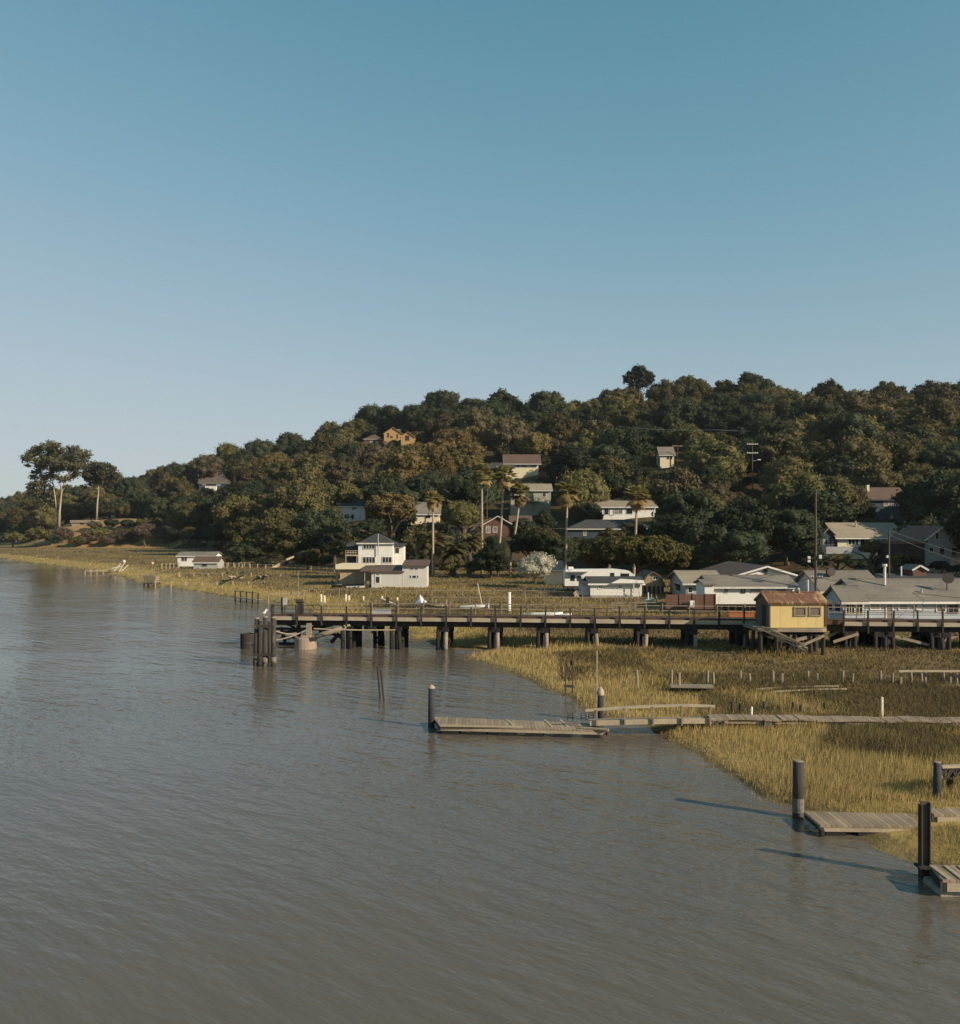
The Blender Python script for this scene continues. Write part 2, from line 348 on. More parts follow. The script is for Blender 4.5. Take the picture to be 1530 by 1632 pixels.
def build_terrain():
    pxs = np.arange(-760, 2360, 7.0); Ys = np.geomspace(11.5, 900, 300)
    PX, YY = np.meshgrid(pxs, Ys); XX = (PX - CX) / F * YY
    Z = height(XX.ravel(), YY.ravel())
    nx, ny = len(pxs), len(Ys)
    v = np.stack([XX.ravel(), YY.ravel(), Z], 1)
    i = np.arange(nx * ny).reshape(ny, nx)
    q = np.stack([i[:-1, :-1], i[:-1, 1:], i[1:, 1:], i[1:, :-1]], -1).reshape(-1, 4)
    me = bpy.data.meshes.new('marsh_ground')
    me.vertices.add(len(v)); me.vertices.foreach_set('co', v.astype(np.float32).ravel())
    me.loops.add(q.size); me.loops.foreach_set('vertex_index', q.ravel().astype(np.int32))
    me.polygons.add(len(q)); me.polygons.foreach_set('loop_start', np.arange(0, q.size, 4, dtype=np.int32))
    c = v[q].mean(1); px = CX + F * c[:, 0] / c[:, 1]
    t = c[:, 1] - np.interp(px, XB, YB)
    mi = np.where(t > 1.5, 1, 0)
    dry = ((px > 60) & (px < 290) & (c[:, 1] > 378) & (c[:, 1] < 450))
    mi = np.where(dry, 2, mi)
    me.materials.append(M['marsh']); me.materials.append(M['hill']); me.materials.append(M['dry'])
    me.polygons.foreach_set('material_index', mi.astype(np.int32)); me.polygons.foreach_set('use_smooth', np.ones(len(q), bool))
    sd = sdist(v[:, 0], v[:, 1]); gold = np.clip(1.2 - sd / np.maximum(gold_w(v[:, 0], v[:, 1]), .5), 0, 1) * (sd > .35)
    at = me.attributes.new('cordgrass_soil', 'FLOAT', 'POINT'); at.data.foreach_set('value', gold.astype(np.float32))
    me.update(calc_edges=True)
    o = link('ground', me); o['kind'] = 'structure'; return o
build_terrain()
def build_water():
    m, nt, N, L, B = nodes('muddy_river_water')
    P = N.new('ShaderNodeNewGeometry').outputs['Position']
    f = ramp(N, L, noise(N, L, P, .035, 3, .6, (1, .5, 1)), .35, .65)
    col = mixc(N, L, f, WCOL1, WCOL2)
    L.new(col, B.inputs['Base Color']); B.inputs['Roughness'].default_value = .06; B.inputs['IOR'].default_value = 1.333
    B.inputs['Specular IOR Level'].default_value = .5
    def wave(scale, stretch, detail, rot):
        m0 = N.new('ShaderNodeMapping'); m0.inputs['Rotation'].default_value = (0, 0, R(rot)); L.new(P, m0.inputs['Vector'])
        mp = N.new('ShaderNodeMapping'); mp.inputs['Scale'].default_value = stretch; L.new(m0.outputs['Vector'], mp.inputs['Vector'])
        return noise(N, L, mp.outputs['Vector'], scale, detail, .55)
    a = wave(1.5, (.33, 1.0, 1), 3, 38); b = wave(4.5, (.4, 1.0, 1), 3, 30); c = wave(.30, (.4, 1, 1), 2, 46); e = wave(.030, (.6, 1, 1), 3, 10)
    def mul(x, k):
        n = N.new('ShaderNodeMath'); n.operation = 'MULTIPLY'; L.new(x, n.inputs[0])
        if isinstance(k, float): n.inputs[1].default_value = k
        else: L.new(k, n.inputs[1])
        return n.outputs[0]
    def addm(x, y):
        n = N.new('ShaderNodeMath'); L.new(x, n.inputs[0]); L.new(y, n.inputs[1]); return n.outputs[0]
    gust = N.new('ShaderNodeMapRange'); gust.inputs['From Min'].default_value = .38; gust.inputs['From Max'].default_value = .62
    gust.inputs['To Min'].default_value = .42; gust.inputs['To Max'].default_value = 1.1; L.new(e, gust.inputs['Value'])
    sy = N.new('ShaderNodeSeparateXYZ'); L.new(P, sy.inputs[0])
    calm = N.new('ShaderNodeMapRange'); calm.inputs['From Min'].default_value = 18; calm.inputs['From Max'].default_value = 170; calm.inputs['To Min'].default_value = 1.0; calm.inputs['To Max'].default_value = .38; L.new(sy.outputs[1], calm.inputs['Value'])
    hgt = mul(mul(addm(addm(mul(a, .10), mul(b, .030)), mul(c, .16)), gust.outputs['Result']), calm.outputs['Result'])
    bp = N.new('ShaderNodeBump'); bp.inputs['Strength'].default_value = 1.0; bp.inputs['Distance'].default_value = WAVE
    L.new(hgt, bp.inputs['Height']); L.new(bp.outputs[0], B.inputs['Normal'])
    mb = MB(); mb.add([(-900, 4, 0), (900, 4, 0), (900, 900, 0), (-900, 900, 0)], [(0, 1, 2, 3)])
    o = mb.build('water', m); o['kind'] = 'structure'
WCOL1, WCOL2, WAVE = (.116, .096, .074), (.102, .089, .073), 1.3
build_water()
# ------------------------------------------------------------------ marsh grasses (nobody could count the blades)
def grass(name, label, n, region, accept, hlo, hhi, wpx, lean, material, tuft=1):
    x = rng.uniform(region[0], region[1], n); y = rng.uniform(region[2], region[3], n)
    Y = (CH - .4) * F / (y - HY); X = (x - CX) / F * Y
    sd = sdist(X, Y)
    k = accept(X, Y, sd, x, y)
    X, Y, sd = X[k], Y[k], sd[k]
    X = X + rng.normal(0, .05, len(X)); 
    Z = height(X, Y) - .05
    n = len(X)
    hh = np.where(Y < 29, .55, 1.) * (hlo + (hhi - hlo) * rng.random(n) ** 1.2) * (.75 + .35 * vnoise(X, Y, 1.9, 4)) * np.clip(.55 + sd / 4, .5, 1)
    w = np.maximum(wpx * Y / F, .02) * rng.uniform(.6, 1.3, n)
    a = rng.uniform(-.9, .9, n)
    lx = rng.normal(.12, lean, n) * hh; ly = rng.normal(0, lean, n) * hh
    dx, dy = np.cos(a) * w / 2, np.sin(a) * w / 2
    v = np.empty((n, 3, 3))
    v[:, 0] = np.stack([X - dx, Y - dy, Z], 1); v[:, 1] = np.stack([X + dx, Y + dy, Z], 1); v[:, 2] = np.stack([X + lx, Y + ly, Z + hh], 1)
    o = link(name, np_mesh(name, v.reshape(-1, 3), 3, material))
    o['kind'] = 'stuff'; tag(o, label, 'grass'); return o
SCRUB = 1
def grass_mat(name, c, c2, c3, trans=.35, s=(.25, .09)):
    m, nt, N, L, B = nodes(name)
    P = N.new('ShaderNodeNewGeometry').outputs['Position']
    a = mixc(N, L, ramp(N, L, noise(N, L, P, s[0], 4, .6), .38, .62), c, c2)
    a = mixc(N, L, ramp(N, L, noise(N, L, P, s[1], 4, .6), .5, .66), a, c3)
    ri = N.new('ShaderNodeNewGeometry').outputs['Random Per Island']
    a = mixc(N, L, ri, a, mixc(N, L, 1., a, (.6, .6, .55), 'MULTIPLY'))
    L.new(a, B.inputs['Base Color']); B.inputs['Roughness'].default_value = .8; B.inputs['Specular IOR Level'].default_value = .15
    tr = N.new('ShaderNodeBsdfTranslucent'); L.new(a, tr.inputs['Color'])
    mx = N.new('ShaderNodeMixShader'); mx.inputs[0].default_value = trans
    L.new(B.outputs[0], mx.inputs[1]); L.new(tr.outputs[0], mx.inputs[2]); L.new(mx.outputs[0], N['Material Output'].inputs['Surface'])
    return m
M['cord'] = grass_mat('golden_cordgrass', (.55, .41, .185), (.48, .36, .16), (.44, .345, .14))
M['pickle'] = grass_mat('brown_pickleweed', (.20, .143, .072), (.135, .10, .055), (.26, .19, .075))
M['green_grass'] = grass_mat('yellow_green_marsh_grass', (.38, .28, .105), (.31, .235, .09), (.42, .305, .11))
grass('cordgrass', 'tall golden cordgrass in a band along the water edge and round the float', 720000, (-20, 2050, 888, 1450),
      lambda X, Y, sd, x, y: ~on_float(x, y) & ~(bushy(x, y, X, Y) & (rng.random(len(x)) < .85)) & ((sd > -.25) | ((sd > -1.4) & (rng.random(len(x)) < .05 + .1 * np.clip(vnoise(X, Y, 1.1, 3), 0, 1)))) & (sd < gold_w(X, Y) + rng.exponential(.8, len(X))), .34, .74, 1.05, .16, M['cord'])
grass('pickleweed', 'low brown pickleweed over the marsh flat', 530000, (-20, 2050, 872, 1400),
      lambda X, Y, sd, x, y: (sd > gold_w(X, Y) - 1) & (Y < yb_at(x) - 1) & (vnoise(X, Y, 7, 9) < .28 + rng.normal(0, .12, len(X))), .15, .42, 2.2, .5, M['pickle'])
grass('marsh_grass', 'yellow green marsh grass in soft swathes behind the cordgrass', 380000, (-20, 2050, 872, 1300),
      lambda X, Y, sd, x, y: (sd > gold_w(X, Y) - 1) & (Y < yb_at(x) - 1) & (vnoise(X, Y, 7, 9) > .12 + rng.normal(0, .12, len(X))), .2, .5, 1.8, .45, M['green_grass'])
M['scrub'] = grass_mat('dark_marsh_scrub', (.175, .130, .066), (.130, .102, .055), (.22, .165, .07), s=(.5, .2))
grass('marsh_scrub', 'darker brown green scrub patches beside the plank walkway', 250000, (880, 2050, 1036, 1230),
      lambda X, Y, sd, x, y: (sd > .6) & bushy(x, y, X, Y) & ~on_float(x, y), .25, .62, 1.7, .55, M['scrub'])
# ------------------------------------------------------------------ buildings
SUNNY = []; SUNV = Vector((.868 * math.cos(R(25)), -.496 * math.cos(R(25)), math.sin(R(25))))
CLEAR = []                                        # (x0,y0,x1,y1,distance): photo rectangles nearer trees must leave open
def window(root, face, u0, u1, z0, z1, w, d, frame='trim', pane='glass', mull=1, name='window', ft=.09):
    """face F (front, u along x) or L (left end, u along y)"""
    def put(mb, a0, a1, c0, c1, t0, t1):
        if face == 'F': mb.box(a0, a1, -t1, -t0, c0, c1)
        elif face == 'L': mb.box(-w / 2 - t1, -w / 2 - t0, a0, a1, c0, c1)
        else: mb.box(w / 2 + t0, w / 2 + t1, a0, a1, c0, c1)
    fr = MB()
    put(fr, u0 - ft, u1 + ft, z0 - ft, z0, .004, .07); put(fr, u0 - ft, u1 + ft, z1, z1 + ft, .004, .07)
    put(fr, u0 - ft, u0, z0, z1, .004, .06); put(fr, u1, u1 + ft, z0, z1, .004, .06)
    for k in range(1, mull):
        u = u0 + (u1 - u0) * k / mull; put(fr, u - .03, u + .03, z0, z1, .02, .05)
    f = fr.build(name, M[frame], root)
    p = MB(); put(p, u0, u1, z0, z1, .003, .018); p.build('pane', M[pane], f)
    return f
def house(name, label, x0, x1, ye, yr, yb, Y, depth, roof, wall='white_side', rmat='roof_grey', trim='trim', wins=(), lwins=(), over=.4, cat='house', group=None,
          skirt=.8, clear=True, eave_trim=True, stilts=0, rz=0.0, base=None):
    s = Y / F; cx = (x0 + x1) / 2; w = (x1 - x0) * s; d = depth
    loc = W(cx, yb, Y); H = (yb - ye) * s
    root = thing(name, label, cat, loc, rz, group)
    if roof in ('gx', 'hip', 'shedb'):
        Yr = Y + (d / 2 if roof != 'shedb' else d)
        rise = CH - (yr - HY) / F * Yr - loc.z - H
    else: rise = (ye - yr) * s
    rise = max(rise, .15); b0 = -skirt; hw = w / 2; o = over
    wl = MB()
    if roof == 'gx': wl.prism([(0, b0), (d, b0), (d, H), (d / 2, H + rise), (0, H)], 'x', -hw, hw)
    elif roof == 'gy': wl.prism([(-hw, b0), (hw, b0), (hw, H), (0, H + rise), (-hw, H)], 'y', 0, d)
    elif roof == 'gambrel': wl.prism([(-hw, b0), (hw, b0), (hw, H), (hw * .55, H + rise * .72), (0, H + rise), (-hw * .55, H + rise * .72), (-hw, H)], 'y', 0, d)
    elif roof == 'shedb': wl.prism([(0, b0), (d, b0), (d, H + rise), (0, H)], 'x', -hw, hw)
    else: wl.box(-hw, hw, 0, d, b0, H)
    wall_o = wl.build('wall', M[wall], root)
    rf = MB(); t = .14; e = .02
    if roof == 'gx':
        k = rise / (d / 2); 
        rf.slab([(-hw - o, -o, H - k * o + e), (hw + o, -o, H - k * o + e), (hw + o, d / 2, H + rise + e), (-hw - o, d / 2, H + rise + e)], t)
        rf.slab([(-hw - o, d + o, H - k * o + e), (hw + o, d + o, H - k * o + e), (hw + o, d / 2 + .004, H + rise + e), (-hw - o, d / 2 + .004, H + rise + e)], t)
        rf.beam((-hw - o, d / 2, H + rise + t + .03), (hw + o, d / 2, H + rise + t + .03), .25, .06)
    elif roof == 'gy':
        k = rise / hw
        for sg in (-1, 1): rf.slab([(sg * (hw + o), -o, H - k * o + e), (sg * (hw + o), d + o, H - k * o + e), (sg * .003, d + o, H + rise + e), (sg * .003, -o, H + rise + e)], t)
    elif roof == 'gambrel':
        for sg in (-1, 1):
            rf.slab([(sg * (hw + .15), -o, H + e - .1), (sg * (hw + .15), d + o, H + e - .1), (sg * hw * .55, d + o, H + rise * .72 + e), (sg * hw * .55, -o, H + rise * .72 + e)], t)
            rf.slab([(sg * hw * .56, -o, H + rise * .72 + e), (sg * hw * .56, d + o, H + rise * .72 + e), (sg * .003, d + o, H + rise + e), (sg * .003, -o, H + rise + e)], t)
    elif roof == 'hip':
        r = max(.3, hw - d / 2); zt = H + rise
        A = [(-hw - o, -o, H - .05), (hw + o, -o, H - .05), (hw + o, d + o, H - .05), (-hw - o, d + o, H - .05)]; P, Q = (-r, d / 2, zt), (r, d / 2, zt)
        rf.add([*A, P, Q, *[(x, y, z - .15) for x, y, z in A]], [(0, 1, 5, 4), (1, 2, 5), (2, 3, 4, 5), (3, 0, 4), (0, 6, 7, 1), (1, 7, 8, 2), (2, 8, 9, 3), (3, 9, 6, 0), (9, 8, 7, 6)])
    elif roof == 'shedb':
        k = rise / d
        rf.slab([(-hw - o, -o, H - k * o + e), (hw + o, -o, H - k * o + e), (hw + o, d + o, H + rise + k * o + e), (-hw - o, d + o, H + rise + k * o + e)], t)
    else: rf.box(-hw - o, hw + o, -o, d + o, H + .004, H + .004 + max(t, rise))
    roof_o = rf.build('roof', M[rmat], root)
    if eave_trim:
        tr = MB()
        if roof in ('gx', 'shedb', 'hip'): 
            k = {'gx': rise / (d / 2), 'shedb': rise / d, 'hip': .1}[roof]
            tr.box(-hw - o + .01, hw + o - .01, -o - .05, -o - .012, H - k * o - .10, H - k * o + .10)
        elif roof == 'gy':
            k = rise / hw
            for sg in (-1, 1): tr.beam((sg * (hw + o), -o - .04, H - k * o + .05), (sg * .01, -o - .04, H + rise + .05), .05, .2)
        if tr.v: tr.build('eave_trim', M[trim], root)
    for q in wins:
        a = list(q) + [None] * 5
        pane, mull, fr = a[4] or 'glass', a[5] or 1, a[6] or trim
        window(root, 'F', (a[0] - cx) * s, (a[2] - cx) * s, (yb - a[3]) * s, (yb - a[1]) * s, w, d, fr, pane, mull, 'door' if pane == 'door' else 'window')
    for q in lwins:
        a = list(q) + [None] * 3
        window(root, 'L', a[0] * d, a[1] * d, a[2] * H, a[3] * H, w, d, trim, a[4] or 'glass', a[5] or 1)
    if stilts:
        for k in range(stilts):
            u = -hw + .2 + (w - .4) * k / (stilts - 1)
            MB().box(u - .08, u + .08, .1, .26, -1.6, b0 - .003).build('stilt', M['tar'], root)
    if clear: CLEAR.append((x0, yr, x1, yb - (yb - ye) * .15, Y) if clear is True else (*clear, Y))
    root['_g'] = 0; del root['_g']
    return root, wall_o, roof_o, s, cx, yb, H, rise
M['door'] = mat('painted_door', (.30, .26, .22), None, 1.2)
def HX(h, px): return (px - h[4]) * h[3]
def HZ(h, py): return (h[5] - py) * h[3]
# --- white two-storey house with the hip roof behind the marsh cabin
h = house('white_house', 'white two storey clapboard house with grey hip roof behind the pale grey cabin', 571, 626, 866, 850, 928, 142, 6.2, 'hip', 'white_side', 'roof_dark', over=.25,
          wins=[(579, 866.5, 597, 874.5, 'glass', 4), (578.5, 888, 597.5, 897, 'glass', 4), (609.5, 888, 624, 896.5, 'glass', 3)], clear=(560, 852, 640, 930))
pp = MB(); pp.tube([(HX(h, 603), -.3, HZ(h, 885)), (HX(h, 603), -.3, HZ(h, 851))], .07).build('stovepipe', M['metal'], h[0])
wg = MB(); wg.box(h[3] * 28, h[3] * 43, 2.2, 5.5, 0, HZ(h, 872)); wing = wg.build('side_wing', M['white_side'], h[0])
MB().slab([(h[3] * 27, 1.8, HZ(h, 871)), (h[3] * 45, 1.8, HZ(h, 871)), (h[3] * 45, 5.9, HZ(h, 868)), (h[3] * 27, 5.9, HZ(h, 868))], .12).build('wing_roof', M['roof_dark'], wing)
fr = MB().box(HX(h, 628), HX(h, 634), 2.13, 2.18, HZ(h, 882), HZ(h, 874)).build('wing_window', M['glass'], wing)
dk = MB(); dk.box(HX(h, 551), HX(h, 570.5), -.6, 3, HZ(h, 886), HZ(h, 884))
for x in (551.5, 569): dk.box(HX(h, x), HX(h, x) + .1, -.58, -.48, 0, HZ(h, 886))
for y in (878, 881): dk.box(HX(h, 551), HX(h, 570.5), -.58, -.53, HZ(h, y), HZ(h, y) + .08)
for x in range(551, 571, 4): dk.box(HX(h, x) + .02, HX(h, x) + .08, -.575, -.535, HZ(h, 884) + .003, HZ(h, 878) - .003)
dk.build('balcony', M['wood_pale'], h[0])
MB().box(HX(h, 552), HX(h, 570), 1.0, 5.0, 0, HZ(h, 872)).build('porch_wall', M['dark_blue'], h[0])
MB().slab([(HX(h, 550), .2, HZ(h, 871)), (HX(h, 570.8), .2, HZ(h, 871)), (HX(h, 570.8), 5.4, HZ(h, 866)), (HX(h, 550), 5.4, HZ(h, 866))], .12).build('porch_roof', M['roof_dark'], h[0])
# --- tan boathouse and pale cabin on the marsh
h = house('boathouse', 'tan plywood boathouse with flat cream roof edge left of the grey cabin', 542, 592, 907, 899.5, 930, 127, 5, 'flat', 'tan', 'cream', over=.55, cat='boathouse', skirt=.1, eave_trim=False, clear=False, stilts=6)
MB().box(HX(h, 534), HX(h, 538), .5, .65, -1.6, HZ(h, 907)).build('porch_post', M['wood_pale'], h[0])
MB().box(HX(h, 532), HX(h, 600), -1.2, 4.8, -.35, -.15).build('floor_deck', M['wood'], h[0])
h = house('marsh_cabin', 'pale grey flat fronted cabin with brown metal roofs raised on stilts over the marsh', 592, 641, 912, 902.5, 936, 122, 4.6, 'shedb', 'cabin', 'roof_brown', cat='cabin', over=.3, skirt=.1, stilts=6,
          wins=[(598.5, 919, 605, 929, 'glass', 1, 'white'), (598.5, 915, 605, 916.6, 'glass', 1, 'white')], eave_trim=False, clear=(592, 895, 680, 936))
MB().slab([(HX(h, 573.5), -.35, HZ(h, 911)), (HX(h, 591.5), -.35, HZ(h, 911)), (HX(h, 591.5), 4.9, HZ(h, 904)), (HX(h, 577), 4.9, HZ(h, 904))], .14).build('porch_roof', M['roof_brown'], h[0])
MB().box(HX(h, 581), HX(h, 582), -.2, -.1, 0, HZ(h, 911)).build('porch_post', M['wood_pale'], h[0])
tw = MB(); d = 4.8; u0, u1 = HX(h, 641.2), HX(h, 680)
tw.prism([(-.02, -.1), (d, -.1), (d, HZ(h, 900)), (-.02, HZ(h, 902.5))], 'x', u0, u1); tw_o = tw.build('tower', M['cabin'], h[0])
MB().slab([(HX(h, 640.5), -.4, HZ(h, 902.5)), (HX(h, 683), -.4, HZ(h, 902.5)), (HX(h, 683), d + .3, HZ(h, 892) - .3), (HX(h, 640.5), d + .3, HZ(h, 892) - .3)], .14).build('tower_roof', M['roof_brown'], tw_o)
for a, b, c, e in ((654, 905.8, 659, 907.6), (661, 905.8, 666, 907.6), (653.5, 917, 655.5, 921), (657.5, 917, 663, 921), (665, 917, 667, 921)):
    f_ = MB().box(HX(h, a) - .06, HX(h, e * 0 + c) + .06, -.06, -.024, HZ(h, e) - .06, HZ(h, b) + .06).build('window', M['white'], tw_o)
    MB().box(HX(h, a), HX(h, c), -.075, -.063, HZ(h, e), HZ(h, b)).build('pane', M['glass'], f_)
sk = MB(); sk.box(HX(h, 583), HX(h, 700), -.5, 4.8, -.42, -.14); sk.build('floor_deck', M['wood'], h[0])
for x in (652, 672): MB().box(HX(h, x), HX(h, x) + .16, .3, .46, -1.6, -.43).build('stilt', M['tar'], h[0])
wt = thing('wagon_wheel', 'dark wheel leaning in the gap beside the tan boathouse', 'wheel', W(586.5, 934, 121.2))
rm = MB(); pts = [(.42 * math.cos(a), 0, .42 + .42 * math.sin(a)) for a in np.linspace(0, 2 * math.pi, 17)]; rm.tube(pts, .06, 6, False).build('rim', M['black'], wt)
sp = MB(); [sp.beam((0, 0, .42), p, .04) for p in pts[:16:2]]; sp.build('spoke', M['wood_pale'], wt)
# --- caravan, white cottage, barn
ya = 114
c0 = thing('travel_trailer', 'long white travel trailer with dark windows and sloped nose behind the white cottage', 'trailer', W(957, 942, ya)); s = ya / F
body = MB(); P_ = [(-57, 8), (-57, 30), (-55, 34), (25, 34.5), (46, 32), (56, 24), (57.5, 12), (57, 8)]
body.prism([(a * s, b * s) for a, b in P_], 'y', 0, 2.5); bo = body.build('body', M['white'], c0)
for a, b, c, e in ((910, 917, 915.5, 925), (920.5, 918.5, 926, 925), (973.5, 913.5, 978.5, 922), (990, 914.5, 1002, 920)):
    f_ = MB().box((a - 957 - .6) * s, (c - 957 + .6) * s, -.05, -.004, (942 - e - .6) * s, (942 - b + .6) * s).build('window', M['black'], c0)
    MB().box((a - 957) * s, (c - 957) * s, -.07, -.053, (942 - e) * s, (942 - b) * s).build('pane', M['glass'], f_)
MB().box(-42 * s, -50 * s, .7, 1.8, 34.6 * s, 38 * s).build('roof_unit', M['white'], c0)
MB().box(-56.5 * s, 40 * s, -.03, -.003, 21 * s, 22.2 * s).build('stripe', M['metal'], c0)
aw = MB(); aw.box(-57 * s, -20 * s, -.9, -.006, 30.5 * s, 31.5 * s); aw.build('awning', M['metal'], c0)
for x in (-20, -8): MB().tube([(x * s, .25, 3.2 * s), (x * s, .55, 3.2 * s)], 4.2 * s, 14).build('wheel', M['black'], c0)
MB().box(-57 * s, 57 * s, .1, 2.4, 5 * s, 7.9 * s).build('chassis', M['tar'], c0)
for x in (-52, 50): MB().box(x * s, x * s + .15, .6, .75, -.6, 4.9 * s).build('jack', M['steel'], c0)
CLEAR.append((900, 906, 1015, 940, 114))
h = house('white_cottage', 'small white marsh cottage with low dark roof and white trim in front of the trailer', 941, 1023, 930, 921, 950, 106.5, 5, 'gx', 'white_side', 'roof_dark', 'white', cat='cottage', over=.35, skirt=.05, stilts=7,
          wins=[(954.5, 928.5 + 3, 959.5, 937.5, 'blind', 2), (986, 929.5, 991, 937, 'blind', 2)])
MB().prism([(HX(h, 972), HZ(h, 929)), (HX(h, 1026), HZ(h, 929)), (HX(h, 1024), HZ(h, 924.5)), (HX(h, 987), HZ(h, 922))], 'y', -.75, -.42).build('gable_trim', M['white'], h[0])
pc = MB(); pc.box(HX(h, 928), HX(h, 940.6), .6, 4, 0, HZ(h, 930)); pc.build('porch_wall', M['blue_side'], h[0])
MB().slab([(HX(h, 925), -.3, HZ(h, 929.5)), (HX(h, 940.4) - .35, -.3, HZ(h, 929.5)), (HX(h, 940.4) - .35, 4.6, HZ(h, 927)), (HX(h, 925), 4.6, HZ(h, 927))], .12).build('porch_roof', M['roof_dark'], h[0])
rl = MB(); rl.box(HX(h, 945), HX(h, 1020), -.5, -.44, HZ(h, 944), HZ(h, 943.3)); [rl.box(HX(h, x), HX(h, x) + .05, -.5, -.45, -.1, HZ(h, 944) - .003) for x in range(945, 1021, 6)]
rl.build('railing', M['trim'], h[0]); MB().box(HX(h, 943), HX(h, 1024), -.8, -.003, -.2, -.06).build('front_step', M['wood_pale'], h[0])
for x in (1008, 1019): MB().box(HX(h, x), HX(h, x) + .1, -.62, -.55, 0, HZ(h, 926)).build('porch_post', M['white'], h[0])
h = house('barn_shed', 'khaki gambrel roofed barn shed between the white cottage and the red brown fence', 1023, 1058, 935, 912.5, 949, 110, 5, 'gambrel', 'khaki', 'roof_brown', over=.3, cat='barn', wins=[(1041, 919, 1048, 923.5, 'glass', 2)], eave_trim=False)
lat = MB()
for k in range(5): lat.box(HX(h, 1026 + k * 7), HX(h, 1030 + k * 7), -.06, -.004, HZ(h, 946), HZ(h, 934))
lat.build('slatted_doors', M['tar'], h[0])
# --- big white building
h = house('white_hall', 'large white hall with broad brown gable roof behind the long low white wing', 1172, 1270, 918, 903.5, 955, 107, 15.5, 'gy', 'white', 'roof_brown', 'white', cat='hall', over=.5, wins=[(1216.5, 907.5, 1222, 912, 'glass', 1, 'wood')], clear=(1090, 900, 1270, 960))
for x, y in ((1203, 918), (1219, 917)): MB().box(HX(h, x), HX(h, x) + .18, -.35, -.004, HZ(h, y), HZ(h, y) + .22).build('flood_lamp', M['tar'], h[0])
h = house('side_wing', 'low shed wing with pale tan roof at the left of the white hall', 1093, 1150, 929, 911.5, 952, 103, 8.5, 'gx', 'grey_side', 'roof_tan', cat='shed', over=.5, lwins=[(.3, .7, .3, .8)], wins=[(1097, 936, 1103, 944)])
h = house('white_annex', 'long low white annex with grey roof and three windows behind the yellow shed', 1136, 1266, 934.5, 919, 962, 91.3, 6, 'gx', 'white', 'roof_grey', cat='annex', over=.4, skirt=.05, stilts=12, clear=(1136, 920, 1200, 960),
          wins=[(1155.5, 936, 1159, 943.5, 'blind', 1, 'wood'), (1182, 936, 1186.5, 944, 'blind', 1, 'tar'), (1197.5, 936.5, 1211.5, 943, 'blind', 1, 'wood_pale'), (1240, 936.5, 1250.5, 944, 'blind', 1, 'wood_pale')])
h = house('gabled_lean_to', 'little grey gabled lean-to at the left corner of the long white annex', 1123, 1137.5, 932, 926, 961, 90.8, 3.5, 'gx', 'white', 'roof_grey', cat='lean-to', over=.25, skirt=.05, eave_trim=False, clear=False)
# --- grey houses right
h = house('grey_house', 'blue grey shingled house with weathered grey roof just behind the yellow shed', 1311, 1405, 941, 911.5, 966, 92, 8.6, 'gx', 'blue_side', 'roof_grey', over=.45, lwins=[(.1, .3, .25, .7), (.45, .75, .25, .7), (.42, .58, 1.15, 1.4)], wins=[(1322, 946, 1332, 956)])
vt = MB(); vt.tube([(HX(h, 1340), 3.4, h[6] + h[7] * .75), (HX(h, 1340), 3.0, h[6] + h[7] * .75 + .45), (HX(h, 1340), 2.5, h[6] + h[7] * .75 + .5)], [.1, .42, .44], 12).build('satellite_dish', M['steel'], h[0])
h = house('long_house', 'long low pale blue house with big weathered grey roof and white windows at the right', 1378, 1640, 957, 925, 988, 80, 8.2, 'gx', 'blue_side', 'roof_grey', 'white', over=.45, clear=(1330, 925, 1530, 985),
          wins=[(1388, 962.5, 1401.5, 970.5, 'blind', 1, 'white'), (1413, 963, 1422, 985, 'door', 1, 'white'), (1433, 962, 1446, 971, 'blind', 1, 'white'), (1461, 964, 1470.5, 972, 'white', 1, 'grey_side'), (1493, 963, 1506, 974, 'blind', 1, 'white'), (1512, 963.5, 1526, 976, 'glass', 2, 'wood'), (1550, 963, 1564, 974)],
          lwins=[(.4, .6, 1.05, 1.3)])
vp = MB(); k = h[7] / 4.1
vp.tube([(HX(h, 1431), 2.6, h[6] + 1.2), (HX(h, 1431), 2.6, h[6] + 2.9)], .12).tube([(HX(h, 1431), 2.6, h[6] + 2.9), (HX(h, 1431), 2.6, h[6] + 3.1)], .22).build('chimney_pipe', M['white'], h[0])
for x in (1479,): MB().tube([(HX(h, x), 1.2, h[6] + .4), (HX(h, x), 1.2, h[6] + .95)], .1).build('roof_vent', M['metal'], h[0])
dd = MB(); dd.tube([(HX(h, 1524), 1.6, h[6] + .7), (HX(h, 1524), 1.6, h[6] + 1.7)], .05).tube([(HX(h, 1524), 1.5, h[6] + 1.8), (HX(h, 1524) - .05, 1.35, h[6] + 1.85), (HX(h, 1524) - .1, 1.2, h[6] + 1.9)], [.1, .42, .5], 14).build('satellite_dish', M['steel'], h[0])
h2 = house('gabled_porch', 'small blue grey gabled porch with glazed front at the left of the long pale house', 1344, 1377, 958, 936, 984, 78.6, 4.2, 'gx', 'blue_side', 'roof_grey', cat='porch', over=.3, lwins=[(.12, .42, .3, .85), (.55, .85, .3, .85)], wins=[(1349, 962, 1361, 978, 'glass', 3), (1364, 962, 1374, 978, 'glass', 2)], clear=False)
h = house('dark_roof_house', 'low house showing only its dark grey roof and white pipe behind the long house', 1424, 1526, 924, 916.5, 950, 106, 8, 'gx', 'grey_side', 'roof_dark', over=.4, clear=(1420, 916, 1526, 925))
MB().tube([(HX(h, 1449), 2, h[6] + .3), (HX(h, 1449), 2, h[6] + 1.5)], .09).build('vent_pipe', M['white'], h[0])
